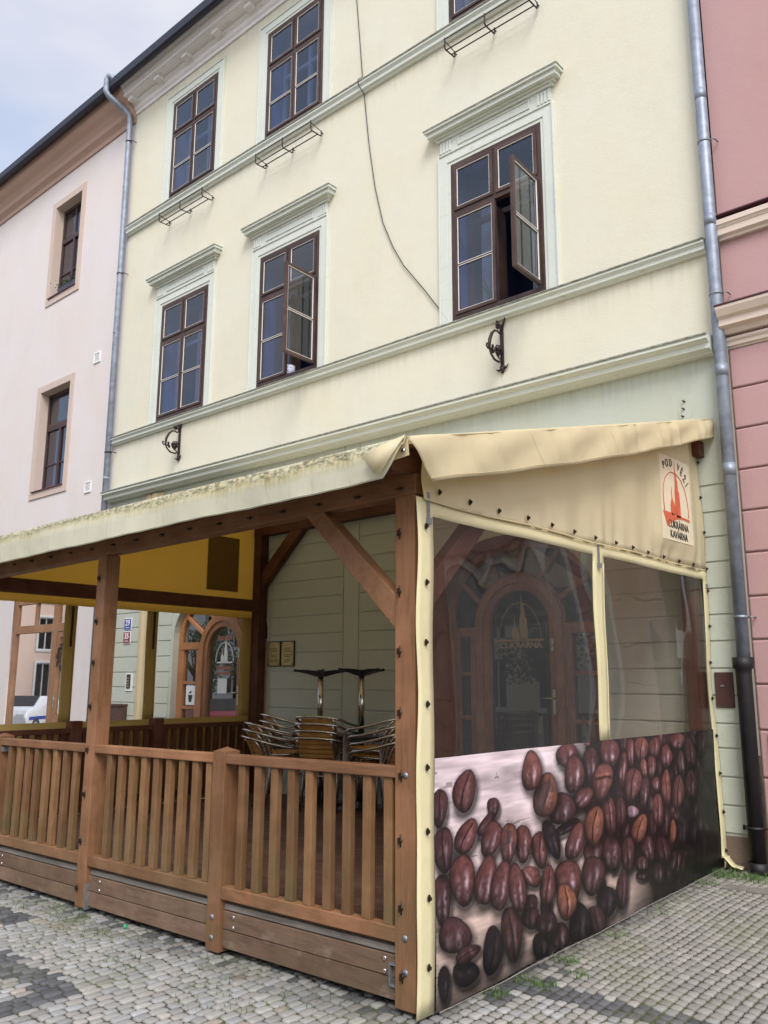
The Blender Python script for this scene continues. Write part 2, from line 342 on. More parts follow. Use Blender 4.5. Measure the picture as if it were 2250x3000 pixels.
def arch(cx, a, zb, zs, b, n=28, rev=False):
    p = [(cx-a, zb), (cx+a, zb)]+[(cx+a*math.cos(math.pi*i/n), zs+b*math.sin(math.pi*i/n)) for i in range(n+1)]
    return p
def thing(name, label, cat, loc=(0, 0, 0), group=None, kind=None):
    o = bpy.data.objects.new(name, None); COL.objects.link(o); o.location = loc; o.empty_display_size = .2
    o['label'] = label; o['category'] = cat
    if group: o['group'] = group
    return o
def tag(o, label, cat, group=None):
    o['label'] = label; o['category'] = cat
    if group: o['group'] = group
    return o
def dup(root, loc, rz=0, rx=0, label=None):
    r = root.copy(); COL.objects.link(r); r.location = loc; r.rotation_euler = (rx, 0, rz)
    if label: r['label'] = label
    for ch in list(root.children):
        c = ch.copy(); COL.objects.link(c); c.parent = r
        for g in list(ch.children): d = g.copy(); COL.objects.link(d); d.parent = c
    return r
def zg(x, y): return .115+.026*max(y, -30)+.013*max(min(x, 12), -25)

# ------------------------------------------------------------ ground
def ground():
    xs = [-400, -120, -60, -25, -8, 12, 60, 120, 400]; ys = [-400, -120, -30, -6.4, 0, 3, 200]
    vs = [(x, y, zg(x, y)-.009) for y in ys for x in xs]; n = len(xs)
    fs = [(j*n+i, j*n+i+1, (j+1)*n+i+1, (j+1)*n+i) for j in range(len(ys)-1) for i in range(n-1)]
    t = MT('joint_sand'); v = t.coord(); a = t.noise(v, 1.6, 6, .65); b = t.noise(v, 30, 4)
    moss = t.ramp(a, [(.40, G(0)), (.56, G(1))])
    c = t.mix(b, srgb(50, 45, 38), srgb(76, 69, 58)); c = t.mix(t.math('MULTIPLY', moss, .8), c, srgb(82, 92, 48))
    # far from the modelled setts the same paving is only seen in glass
    br = t.n.new('ShaderNodeTexBrick'); br.inputs['Scale'].default_value = 9; br.inputs['Color1'].default_value = srgb(150, 146, 136); br.inputs['Color2'].default_value = srgb(128, 124, 116); br.inputs['Mortar'].default_value = srgb(92, 88, 80); t.l.new(v, br.inputs['Vector'])
    sx = t.n.new('ShaderNodeSeparateXYZ'); t.l.new(v, sx.inputs[0])
    far = t.ramp(t.math('MULTIPLY', sx.outputs['Y'], -.1), [(.64, G(0)), (.66, G(1))])
    t.set(Base_Color=t.mix(far, c, br.outputs[0]), Roughness=.95); t.bump(b, .6, .01)
    me = bpy.data.meshes.new('ground'); me.from_pydata(vs, [], fs); me.materials.append(t.m)
    o = bpy.data.objects.new('ground', me); COL.objects.link(o); o['kind'] = 'structure'
    # the setts, each a worn block of stone
    V = []; Fc = []; C = []
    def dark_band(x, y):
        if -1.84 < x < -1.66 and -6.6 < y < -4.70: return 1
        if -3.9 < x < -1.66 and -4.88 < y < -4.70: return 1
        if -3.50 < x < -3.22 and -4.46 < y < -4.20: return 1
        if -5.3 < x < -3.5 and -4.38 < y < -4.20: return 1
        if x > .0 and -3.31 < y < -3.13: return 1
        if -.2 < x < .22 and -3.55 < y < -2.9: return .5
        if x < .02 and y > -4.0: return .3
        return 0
    xx = -8.2; row = 0      # the courses run towards the houses
    while xx < 4.6:
        h = random.uniform(.058, .071)
        yy = -6.45+random.random()*.08
        curve = lambda y: .022*math.sin(y*1.1+row*.05)+.010*math.sin(y*3.7+row*.02)
        while yy < .0:
            ln = random.uniform(.062, .084) if xx > -.2 else random.uniform(.070, .112)
            cx, cy = xx+h/2+curve(yy), yy+ln/2
            yy += ln
            if -5.6 < cx < -.35 and cy > -3.6: continue
            if cx < -5.6 and cy > -1.2: continue
            g = random.uniform(.010, .016) if cx > -.2 else random.uniform(.007, .013); a, b = h/2-g/2, ln/2-g/2; rot = random.gauss(0, .06)
            z = zg(cx, cy)+random.uniform(-.002, .003); tx, ty = random.gauss(0, .02), random.gauss(0, .02)
            nn = 10; o_ = len(V); jit = [random.uniform(.94, 1.03) for _ in range(nn)]
            for ring, (k, dz) in enumerate(((1.04, -.013), (1.0, -.0035), (.93, .0002), (.5, .0012))):
                for i in range(nn):
                    th = 2*math.pi*(i+.5)/nn; c0, s0 = math.cos(th), math.sin(th)
                    rx = math.copysign(abs(c0)**.34, c0)*a*k*jit[i]; ry = math.copysign(abs(s0)**.34, s0)*b*k*jit[(i*3) % nn]
                    X, Y = rx*math.cos(rot)-ry*math.sin(rot), rx*math.sin(rot)+ry*math.cos(rot)
                    V.append((cx+X, cy+Y, z+dz*(1.35 if ring == 0 else 1)+X*tx+Y*ty))
            for r in range(3):
                for i in range(nn): Fc.append((o_+r*nn+i, o_+r*nn+(i+1) % nn, o_+(r+1)*nn+(i+1) % nn, o_+(r+1)*nn+i))
            Fc.append(tuple(o_+3*nn+i for i in range(nn)))
            d = dark_band(cx, cy); lum = random.gauss(.335, .036)
            t_ = random.random(); tint = (1.0, .97, .90) if t_ < .5 else ((1.0, .99, .97) if t_ < .8 else (1.02, .95, .86))
            if random.random() < .015: tint = (1.10, .92, .78)
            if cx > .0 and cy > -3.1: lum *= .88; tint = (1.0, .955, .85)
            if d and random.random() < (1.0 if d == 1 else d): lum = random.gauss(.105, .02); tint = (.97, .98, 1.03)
            if cx < .1 and cy > -4.12: lum *= random.uniform(.55, .85)      # setts darker along the skirt boards
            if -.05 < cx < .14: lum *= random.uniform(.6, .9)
            lum = max(.06, lum)
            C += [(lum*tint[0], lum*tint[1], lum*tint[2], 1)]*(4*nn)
        xx += h; row += 1
    t = MT('granite_setts'); at = t.n.new('ShaderNodeAttribute'); at.attribute_name = 'Col'; v = t.coord()
    n = t.noise(v, 45, 5, .7); n2 = t.noise(v, 160, 2)
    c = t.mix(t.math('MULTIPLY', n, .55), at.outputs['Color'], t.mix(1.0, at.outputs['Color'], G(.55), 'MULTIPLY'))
    c = t.mix(t.math('MULTIPLY', t.ramp(n2, [(.6, G(0)), (.7, G(1))]), .25), c, G(.5))
    mo = t.ramp(t.noise(v, 1.6, 6, .65), [(.50, G(0)), (.66, G(1))]); c = t.mix(t.math('MULTIPLY', mo, .30), c, srgb(112, 112, 78))
    t.set(Base_Color=c, Roughness=.82); t.bump(t.math('ADD', n, n2), .5, .003)
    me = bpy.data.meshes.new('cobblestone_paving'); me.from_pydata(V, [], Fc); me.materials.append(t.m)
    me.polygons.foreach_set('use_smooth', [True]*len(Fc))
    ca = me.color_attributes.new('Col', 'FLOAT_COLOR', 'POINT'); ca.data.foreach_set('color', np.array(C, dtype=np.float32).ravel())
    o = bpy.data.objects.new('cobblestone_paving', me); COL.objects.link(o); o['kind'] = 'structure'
    # kerb strip of flat stones beside the right-hand house
    k = B(); x = .25
    while x < 4.4:
        l = random.uniform(.16, .24); z = zg(x, -.62)
        k.box(x, x+l-.012, -.70, -.56, z-.03, z+.012); x += l
    ob = k.build('paving_strip', 'deckedge', bevel=.006); ob['kind'] = 'structure'; ob.data.materials[0] = plain('grey_kerb_stone', srgb(128, 124, 116), .9, 0, .3, 12, bump=.4)
    # grass growing in the joints
    gr = B(); spots = [(.081, -3.437, .10, 150), (.191, -3.19, .13, 190), (.127, -2.787, .10, 120), (.30, -2.95, .08, 60), (.16, -2.2, .09, 40), (.14, -1.6, .10, 40), (.20, -.30, .22, 420), (.55, -.25, .30, 420), (.12, -.62, .1, 90),
                       (-2.2, -3.97, .4, 90), (-2.7, -4.15, .25, 90), (-3.05, -4.05, .2, 110), (-3.5, -4.05, .3, 110), (-1.3, -4.05, .3, 60), (-1.0, -4.4, .3, 60), (-.6, -4.1, .3, 60), (-1.9, -4.35, .25, 70), (-.9, -4.9, .2, 30), (.35, -1.4, .3, 40), (-2.5, -4.5, .3, 50)]
    for sx_, sy_, r, n_ in spots:
        for _ in range(n_):
            a = random.random()*6.28; q = r*math.sqrt(random.random()); x, y = sx_+q*math.cos(a), sy_+q*math.sin(a)*.6
            if -5.6 < x < .0 and y > -3.93: continue
            z = zg(x, y)-.012; hh = random.uniform(.015, .05)*(1.4 if n_ > 300 else 1); b_ = random.random()*6.28; w_ = .0022; l_ = hh*random.uniform(.1, .8); dx, dy = math.cos(b_), math.sin(b_)
            gr.add([(x-dy*w_, y+dx*w_, z), (x+dy*w_, y-dx*w_, z), (x+dy*w_*.7+dx*l_*.4, y-dx*w_*.7+dy*l_*.4, z+hh*.6), (x-dy*w_*.7+dx*l_*.4, y+dx*w_*.7+dy*l_*.4, z+hh*.6), (x+dx*l_, y+dy*l_, z+hh)], [(0, 1, 2, 3), (3, 2, 4)])
    o = gr.build('grass', 'grass'); o['kind'] = 'stuff'; o['label'] = 'short green grass growing in the cobble joints'; o['category'] = 'grass'
ground()

# ------------------------------------------------------------ windows of the houses
def bars(mb, x0, x1, z0, z1, y0, y1, w):   # a rectangular ring of four butted bars
    mb.box(x0, x0+w, y0, y1, z0, z1); mb.box(x1-w, x1, y0, y1, z0, z1); mb.box(x0+w, x1-w, y0, y1, z0, z0+w); mb.box(x0+w, x1-w, y0, y1, z1-w, z1)
def sash(par, x0, x1, z0, z1, y, xf=None, mid=None, name='sash'):
    """a sash with putty bead and pane; xf turns it on its hinge"""
    parts = []
    a = B(); bars(a, x0, x1, z0, z1, y-.022, y+.022, .040)
    if mid: a.box(x0+.040, x1-.040, y-.015, y+.015, mid-.009, mid+.009)
    parts.append((a, name, 'winwood', 0.003))
    p = B()
    for q0, q1 in (((z0+.040, mid-.009), (mid+.009, z1-.040)) if mid else ((z0+.040, z1-.040),)):
        bars(p, x0+.040, x1-.040, q0, q1, y-.0175, y-.006, .0065)
    parts.append((p, 'putty_bead', 'putty', 0))
    g = B().box(x0+.045, x1-.045, y-.004, y+.004, z0+.045, z1-.045); g = B().add([(x0+.046, y, z0+.046), (x1-.046, y, z0+.046), (x1-.046, y, z1-.046), (x0+.046, y, z1-.046)], [(0, 1, 2, 3)])
    parts.append((g, 'pane', 'glass', 0))
    for b, n, m_, bv in parts:
        if xf: b.v = [xf(v) for v in b.v]
        b.build(n, m_, par, bevel=bv)
def house_window(house, x0, x1, z0, z1, zt, zm, label, hood=True, open_=False, curtain=None, sill_items=None):
    cx = (x0+x1)/2
    fr = B(); bars(fr, x0, x1, z0, z1, -.015, .07, .05); fr.box(x0+.05, x1-.05, -.012, .06, zt-.03, zt+.03); fr.box(cx-.02, cx+.02, -.012, .06, zt+.03, z1-.05)
    if not open_: fr.box(cx-.014, cx+.014, -.010, .055, z0+.05, zt-.03)
    wn = fr.build('window', 'winwood', house, bevel=.004); wn['label'] = label
    e = .052
    sash(wn, x0+e, cx-.021, zt+.031, z1-e, -.005); sash(wn, cx+.021, x1-e, zt+.031, z1-e, -.005)
    sash(wn, x0+e, cx-.0, z0+e, zt-.031, -.006, mid=zm)
    if open_:
        hx, hy = x1-e, -.03; an = rad(93)
        def xf(v):
            dx, dy = v[0]-hx, v[1]-hy; c, s_ = math.cos(an), math.sin(an); return (hx+dx*c-dy*s_, hy+dx*s_+dy*c, v[2])
        sash(wn, cx+.002, x1-e, z0+e, zt-.031, -.03, xf=xf, mid=zm)
    else: sash(wn, cx+.015, x1-e, z0+e, zt-.031, -.006, mid=zm)
    # masonry reveal, inner casement and the room behind
    rv = B(); rv.add([(x0, .07, z0), (x1, .07, z0), (x1, .07, z1), (x0, .07, z1), (x0-.05, .42, z0-.0), (x1+.05, .42, z0), (x1+.05, .42, z1+.05), (x0-.05, .42, z1+.05)], [(0, 1, 5, 4), (1, 2, 6, 5), (2, 3, 7, 6), (3, 0, 4, 7)])
    rv.build('reveal', 'room', wn)
    ib = B(); bars(ib, x0+.02, x1-.02, z0, z1, .30, .35, .06)
    if open_:
        ib.box(x0+.02+.45, x0+.02+.50, .18, .35, z0+.05, zt); ib.box(x0+.08, x1-.08, .3, .35, zt-.03, zt+.03)
    else: ib.box(cx-.03, cx+.03, .30, .35, z0+.06, z1-.06); ib.box(x0+.08, cx-.03, .3, .35, zt-.03, zt+.03); ib.box(cx+.03, x1-.08, .3, .35, zt-.03, zt+.03)
    ib.build('inner_casement', 'winwood' if open_ else 'innerframe', wn)
    rm = B(); X0, X1, Z0, Z1 = x0-.4, x1+.4, z0-.3, z1+.4
    rm.add([(X0, .43, Z0), (X1, .43, Z0), (X1, .43, Z1), (X0, .43, Z1), (X0, 2.2, Z0), (X1, 2.2, Z0), (X1, 2.2, Z1), (X0, 2.2, Z1)], [(0, 1, 5, 4), (1, 2, 6, 5), (2, 3, 7, 6), (3, 0, 4, 7), (4, 5, 6, 7)])
    rm.build('room', 'room', wn)
    if curtain:
        for a, b in curtain:
            n = 26; cb = B(); vs = []
            for i in range(n+1):
                xx = a+(b-a)*i/n; yy = .52+.03*math.sin(i*1.7)+.01*math.sin(i*3.1); vs += [(xx, yy, z0), (xx, yy, z1)]
            cb.add(vs, [(2*i, 2*i+2, 2*i+3, 2*i+1) for i in range(n)], True); cb.build('curtain', 'curtain', wn, solid=.003)
    # painted surround
    s_ = .155; sr = B(); y1 = .002
    for (k, d) in ((s_, -.028), (.055, -.040)):
        pass
    zb = z0-.06
    sr.box(x0-s_, x0-.045, -.026, y1, zb, z1+s_); sr.box(x1+.045, x1+s_, -.026, y1, zb, z1+s_); sr.box(x0-.045, x1+.045, -.026, y1, z1+.045, z1+s_)
    sr.box(x0-.045, x0-.004, -.014, y1, zb, z1+.045); sr.box(x1+.004, x1+.045, -.014, y1, zb, z1+.045); sr.box(x0-.004, x1+.004, -.014, y1, z1+.004, z1+.045)
    sr.box(x0-s_-.022, x0-s_, -.040, y1, zb, z1+s_+.022); sr.box(x1+s_, x1+s_+.022, -.040, y1, zb, z1+s_+.022); sr.box(x0-s_, x1+s_, -.040, y1, z1+s_, z1+s_+.022)
    sr.build('surround', 'greentrim', wn, bevel=.004)
    if hood:
        f = B(); za = z1+s_+.022; zh = 8.03
        f.box(x0-s_, x1+s_, -.020, y1, za, zh)
        for px in (x0-s_+.01, x1+s_-.17):
            for i in range(4): f.box(px+i*.045, px+i*.045+.028, -.034, -.019, za+.02, zh-.05)
        bars(f, x0+.12, x1-.12, za+.045, zh-.055, -.032, -.019, .014)
        f.build('frieze', 'greentrim', wn, bevel=.003)
        h = B(); x_0, x_1 = x0-s_, x1+s_
        for za_, zb_, p in ((8.0, 8.035, .045), (8.035, 8.06, .075), (8.06, 8.115, .125), (8.115, 8.15, .155)):
            h.box(x_0-p+.01, x_1+p-.01, -p, y1, za_, zb_)
        h.ext([(-.155, 8.15), (-.155, 8.154), (.0, 8.21), (0, 8.15)], x_0-.145, x_1+.145)
        h.build('hood_moulding', 'greentrim', wn, bevel=.004)
        h = B(); h.box(x_0-.150, x_1+.150, -.160, -.1545, 8.136, 8.149); h.box(x_0-.154, x_1+.154, -.164, .0, 8.1505, 8.158); h.build('weathered_edge', 'weather', wn)
    return wn

# ------------------------------------------------------------ the yellow house
XL, XR = -9.80, .262
house = thing('yellow_house', 'tall yellow rendered house with pale green window surrounds behind the wooden terrace', 'house', (-4.8, 0, 0))
house.location = (0, 0, 0)
cols = [(-8.600, -7.365), (-6.128, -4.899), (-2.659, -1.434)]
holes = [rect(a-.001, b+.001, 5.66, 7.64) for a, b in cols]+[rect(a-.001, b+.001, 9.58, 11.40) for a, b in cols]
fill('upper_wall', [rect(XL, XR, 4.55, 12.3)]+holes, 0, .07, 'yellow', house)
NEAR = dict(cx=-2.04, a=1.0, zs=2.38, b=.72); FAR = dict(cx=-6.78, a=1.05, zs=2.20, b=.72)
def dh(d, k=0): return arch(d['cx'], d['a']+k, .02, d['zs'], d['b']+k)
fill('ground_floor_wall', [rect(XL, XR, -.1, 4.55), dh(NEAR), dh(FAR)], .012, .10, 'green', house)
# rusticated blocks stand proud of the wall
CZ = [.38, .60, .825, 1.055, 1.255, 1.485, 1.71, 1.94, 2.165, 2.39, 2.62, 2.84, 3.06, 3.30]
def blocks(runs):
    b = B()
    for x0, x1 in runs:
        for i in range(len(CZ)-1): b.box(x0, x1, 0, .0125, CZ[i]+.009, CZ[i+1]-.006)
    return b
bk = blocks([(-.99, XR), (-5.66, -4.372), (-4.10, -3.10), (-8.22, -7.90), (XL, -8.72)])
bk.box(-4.356, -4.116, 0, .0125, .2, 4.49); bk.box(XL, -4.37, .0, .0125, 3.31, 4.49); bk.box(-4.106, XR, .0, .0125, 3.31, 4.49)
bk.build('rusticated_blocks', 'green', house, bevel=.004)
rb_ = B(); rb_.box(-.02, XR, -.005, .011, .02, .365); rb_.build('bare_footing', 'rubble', house, bevel=.01)
# string courses and main cornice
def course(z0, z1, p, name='string_course', mat='greentrim', x0=XL, x1=XR, par=house, yb=.0):
    h = z1-z0
    pr = [(yb, z0), (-.35*p, z0), (-.38*p, z0+.10*h), (-.42*p, z0+.12*h), (-.70*p, z0+.20*h), (-.72*p, z0+.22*h), (-.72*p, z0+.52*h), (-.78*p, z0+.54*h), (-.90*p, z0+.66*h), (-p, z0+.69*h), (-p, z0+.93*h), (-p+.004, z0+.95*h), (yb, z1+.03)]
    o = B().ext(pr, x0, x1).build(name, mat, par)
    if mat == 'greentrim': q = B(); q.box(x0-.004, x1+.002, -p-.006, -p+.001, z0+.86*h, z0+.93*h); q.box(x0-.004, x1+.002, -p-.012, -p+.02, z0+.93*h, z0+.98*h+.004); q.build('weathered_edge', 'weather', o)
    return o
course(5.475, 5.60, .10); course(9.335, 9.49, .10); course(4.485, 4.64, .20)
cp = [(0, 11.77), (-.03, 11.77), (-.03, 11.83), (-.055, 11.85), (-.07, 11.88), (-.07, 11.91), (-.12, 11.945), (-.12, 11.985), (-.30, 11.995), (-.30, 12.065), (-.325, 12.075), (-.34, 12.11), (-.34, 12.13), (-.37, 12.165), (-.385, 12.19), (-.385, 12.23), (0, 12.26)]
B().ext(cp, XL, XR).build('main_cornice', 'white', house)
md = B(); x = XL+.03
while x < XR-.1:
    md.box(x, x+.15, -.235, -.119, 11.925, 11.994); md.box(x-.012, x+.162, -.25, -.119, 11.975, 11.9945)
    md.box(x+.27, x+.70, -.27, -.15, 11.984, 11.9945); x += .82
md.build('modillions', 'white', house, bevel=.004)
B().ext([(-.39, 12.24), (-.40, 12.14), (-.43, 12.10), (-.48, 12.09), (-.52, 12.12), (-.53, 12.26), (-.52, 12.26), (-.51, 12.13), (-.48, 12.11), (-.43, 12.12), (-.41, 12.15), (-.40, 12.25)], XL+.02, XR).build('gutter', 'gutter', house)
B().ext([(-.42, 12.27), (4.5, 16.2), (9, 12.27)], XL, XR).build('roof', 'roof', house)
B().box(XL, XR, 8.9, 9.0, -.1, 12.25).build('back_wall', 'yellow', house)
W = []
lab = ['left first-floor window, closed', 'middle first-floor window with its sash swung out and a white basket inside', 'right first-floor window with its sash swung open']
house_window(house, *cols[0], 5.66, 7.64, 6.99, 6.32, lab[0], curtain=[(-8.0, -7.5)])
w2 = house_window(house, *cols[1], 5.66, 7.64, 6.99, 6.32, lab[1], open_=True, curtain=[(-6.1, -5.9), (-5.2, -4.95)])
w1 = house_window(house, *cols[2], 5.66, 7.64, 6.99, 6.32, lab[2], open_=True, curtain=[(-1.9, -1.45), (-2.6, -2.45)])
labu = ['left top-floor window with a red cushion on its sill', 'middle top-floor window, closed', 'right top-floor window cut by the edge of the photo']
wu = [house_window(house, *cols[i], 9.58, 11.40, 10.78, 10.13, labu[i], hood=False, curtain=[((-7.9, -7.6), (-5.5, -5.1), (-2.2, -1.6))[i]]) for i in range(3)]
# things on the window boards
b = B(); b.box(-8.45, -7.45, .12, .30, 9.60, 9.70); tag(b.build('cushion', plain('dull_red_cloth', srgb(150, 80, 86), .9), bevel=.02), 'dull red cushion lying behind the left top-floor window', 'cushion')
b = B(); b.ball((-7.62, .2, 9.76), .12, 10, (1, .8, .6)); tag(b.build('pillow', 'wht'), 'white round pillow on the red cushion behind the top-floor window', 'pillow')
b = B(); b.tube([(-5.62, .16, 5.72), (-5.62, .16, 5.90)], .075, 18); o = b.build('basket', 'wht'); tag(o, 'white lattice basket behind the middle first-floor window', 'basket')
t = MT('white_lattice'); v = t.coord(); vv = t.n.new('ShaderNodeTexVoronoi'); vv.inputs['Scale'].default_value = 55; t.l.new(v, vv.inputs['Vector']); t.set(Base_Color=t.ramp(vv.outputs['Distance'], [(.3, srgb(120, 120, 130)), (.45, srgb(236, 236, 240))])); o.data.materials[0] = t.m
def pot_plant(x, z, label, seed, y=.2):
    random.seed(seed); p = thing('potted_plant', label, 'plant', (x, y, z), 'potted plants inside the windows')
    q = B().tube([(0, 0, 0), (0, 0, .09)], [.045, .06], 12); q.build('pot', 'terra', p)
    s_ = B()
    for k in range(9):
        a = k*2.4; l = random.uniform(.2, .42); dx, dy = math.cos(a)*l*.4, math.sin(a)*l*.25
        s_.add([(-.008, 0, .08), (.008, 0, .08), (dx*.6+.012, dy*.6, .08+l*.7), (dx*.6-.012, dy*.6, .08+l*.7), (dx, dy, .08+l)], [(0, 1, 2, 3), (3, 2, 4)])
    s_.build('leaves', 'plant', p)
pot_plant(-2.25, 5.68, 'long-leaved plant in a terracotta pot behind the right first-floor window', 3)
pot_plant(-8.05, 9.70, 'leafy plant behind the left top-floor window', 5)

# ------------------------------------------------------------ arched doors
def arched_door(d, y, leaf, woodm, tz, mun, label, zsill, reveal=.0, revmat='doordark'):
    cx, a, zs, b = d['cx'], d['a'], d['zs'], d['b']; dcx, R, zi = leaf
    # lining between wall face and frame
    lo = dh(d, -.001)[1:]+[dh(d, -.001)[0]]; n = len(lo); lb = B(); lb.add([(p[0], .0985, p[1]) for p in lo]+[(p[0], y+.05, p[1]) for p in lo], [(i, i+1, n+i+1, n+i) for i in range(n-1)])
    lb2 = B(); inn = dh(d, -.002); inn = inn[1:]+[inn[0]]; lb2.add([(p[0], .0, p[1]) for p in inn]+[(p[0], y+.06, p[1]) for p in inn], [(i, i+1, n+i+1, n+i) for i in range(n-1)])
    ring = fill('door_frame', [dh(d, -.004), arch(cx, a-.085, zsill+.04, zs, b-.085), ], y, y+.08, woodm, house)
    ring['label'] = label
    lb2.build('reveal', revmat, ring)
    fill('arch_frame', [arch(dcx, R, zsill, zi, R), arch(dcx, R-.085, zsill+.005, zi, R-.085)], y-.035, y+.078, woodm, ring)
    fill('arch_bead', [arch(dcx, R+.025, zsill, zi, R+.025), arch(dcx, R+.0005, zsill+.001, zi, R+.0005)], y-.018, y+.075, woodm, ring)
    lf = fill('door_leaf', [arch(dcx, R-.088, zsill+.01, zi, R-.088), arch(dcx, R-.165, zsill+.55, zi, R-.165)], y-.015, y+.05, woodm, ring)
    pn = B(); pn.box(dcx-R+.22, dcx+R-.22, y-.025, y-.014, zsill+.12, zsill+.45); pn.build('door_panel', woodm, ring, bevel=.01)
    bb = B()
    for s_ in (-1, 1):
        xo = cx+s_*(a-.085); xi = dcx+s_*(R+.025); x0, x1 = min(xo, xi), max(xo, xi)
        bb.box(x0, x1, y-.02, y+.05, tz-.05, tz+.05)
        for mz in mun: bb.box(x0+.07, x1-.07, y-.005, y+.04, mz-.02, mz+.02)
        bb.box(x0, x1, y-.01, y+.05, zsill+.03, zsill+.42)
        bb.box(x0, x0+.07, y-.01, y+.045, zsill+.42, tz-.05); bb.box(x1-.07, x1, y-.01, y+.045, zsill+.42, tz-.05)
    bb.build('transom_and_muntins', woodm, ring, bevel=.004)
    sp = B()
    for ang in (28, 62, 90, 118, 152):
        ca, sa = math.cos(rad(ang)), math.sin(rad(ang)); p0 = Vector((dcx+(R+.02)*ca, y+.015, zi+(R+.02)*sa))
        # to the outer ellipse
        p1 = Vector((cx+(a-.08)*math.cos(rad(ang-0)), y+.015, zs+(b-.08)*math.sin(rad(ang)))); dv = (p1-p0).normalized(); nn = Vector((-dv.z, 0, dv.x))*.022
        yv = Vector((0, .022, 0)); sp.hexa([p0-nn-yv, p0+nn-yv, p0+nn+yv, p0-nn+yv, p1-nn-yv, p1+nn-yv, p1+nn+yv, p1-nn+yv])
    sp.build('fan_bars', woodm, ring)
    gp = arch(cx, a-.09, zsill+.45, zs, b-.09); g = B(); g.add([(p[0], y+.03, p[1]) for p in gp], [tuple(range(len(gp)))]); g.build('glass_pane', 'doorglass' if y < .2 else 'doorglass2', ring)
    rm = B(); X0, X1, Z0, Z1 = cx-a-.1, cx+a+.1, zsill, zs+b+.1; Y0 = y+.09
    rm.add([(X0, Y0, Z0), (X1, Y0, Z0), (X1, Y0, Z1), (X0, Y0, Z1), (X0, 3, Z0), (X1, 3, Z0), (X1, 3, Z1), (X0, 3, Z1)], [(0, 1, 5, 4), (1, 2, 6, 5), (2, 3, 7, 6), (3, 0, 4, 7), (4, 5, 6, 7)]); rm.build('hallway', 'dark', ring)
    # handle and lock plate on the right stile
    hx = dcx+R-.125; h = B(); h.box(hx-.018, hx+.018, y-.024, y-.0155, 1.27, 1.52); h.tube([(hx, y-.02, 1.43), (hx, y-.06, 1.43), (hx-.13, y-.06, 1.43)], .009, 8); h.build('handle', 'gold', ring)
    h = B(); h.box(hx-.018, hx+.018, y-.024, y-.0155, 1.90, 2.03); h.ball((hx, y-.03, 1.96), .012); h.build('lock_plate', 'gold', ring)
    return ring
M['doorglass2'] = glass('porch_door_glass', (.45, .46, .44, 1), .01, 2.6); M['doorglass'] = glass('door_glass', (.45, .46, .44, 1), .01, 6)
dn = arched_door(NEAR, .35, (-2.11, .535, 2.18), 'doordark', 2.13, (1.68, 1.21), 'arched wooden entrance door seen through the right-hand clear curtain', .30)
df = arched_door(FAR, .10, (-6.78, .50, 2.0), 'doorwood', 2.08, (1.56, 1.21), 'arched wooden door seen through the end of the terrace', .10, revmat='green')
st = B(); st.box(-3.04, -1.04, .0, .5, .05, .30); st.build('door_step', 'rubble', house)
# ghost of the towers and lettering on the door glass
def towers(par, P, y0, y1, mat, plane='xz'):
    for lp in P: fill('glass_print', [lp], y0, y1, mat, par, plane)
BIG = [(-.522, 3.427), (-.521, 3.351), (-.501, 3.312), (-.497, 3.27), (-.485, 3.267), (-.486, 3.245), (-.48, 3.182), (-.462, 3.169), (-.459, 3.137), (-.457, 3.116), (-.453, 3.084), (-.453, 2.955), (-.538, 2.945), (-.552, 3.047), (-.551, 3.122), (-.553, 3.159), (-.546, 3.186), (-.532, 3.237), (-.537, 3.263), (-.531, 3.35)]
SML = [(-.617, 3.201), (-.612, 3.164), (-.609, 3.102), (-.602, 3.087), (-.577, 3.065), (-.562, 3.041), (-.553, 3.016), (-.552, 2.969), (-.644, 2.955), (-.648, 3.012), (-.651, 3.032), (-.64, 3.065), (-.641, 3.075), (-.623, 3.094), (-.622, 3.142)]
def remap(P, x0, sx, z0, sz): return [(x0+(a+.53)*sx, z0+(b_-2.96)*sz) for a, b_ in P]
towers(dn, [remap(BIG, -2.095, .95, 2.03, 1.05), remap(SML, -2.10, .95, 2.03, 1.05), rect(-2.41, -1.83, 2.012, 2.035)], .372, .3765, 'frost')
arc = [(-2.12+.262*math.cos(math.pi*i/30), 2.03+.395*math.sin(math.pi*i/30)) for i in range(31)]; arc2 = [(-2.12+.255*math.cos(math.pi*i/30), 2.03+.386*math.sin(math.pi*i/30)) for i in range(31)][::-1]
fill('glass_print', [arc+arc2], .372, .3765, 'frost', dn)
text('glass_lettering', 'CUKRÁRNA', .085, (-2.11, .374, 1.945), 'frost', dn, sx=1.12, bold=.003)
towers(df, [remap(BIG, -6.76, .75, 1.85, .75), remap(SML, -6.76, .75, 1.85, .75), rect(-6.93, -6.60, 1.83, 1.85)], .12, .126, 'wht')
arc = [(-6.77+.20*math.cos(math.pi*i/30), 1.85+.27*math.sin(math.pi*i/30)) for i in range(31)]; arc2 = [(-6.77+.19*math.cos(math.pi*i/30), 1.85+.26*math.sin(math.pi*i/30)) for i in range(31)][::-1]
fill('glass_print', [arc+arc2], .12, .126, 'wht', df)
text('glass_lettering', 'CUKRÁRNA', .062, (-6.77, .12, 1.745), 'frostred', df, sx=1.0, bold=.002)
text('glass_lettering', 'KAVÁRNA', .062, (-6.77, .12, 1.670), 'frostred', df, sx=1.0, bold=.002)
text('glass_lettering', 'POD VĚŽÍ', .07, (-6.77, .12, 2.15), 'frostred', df, sx=1.0, bold=.002)
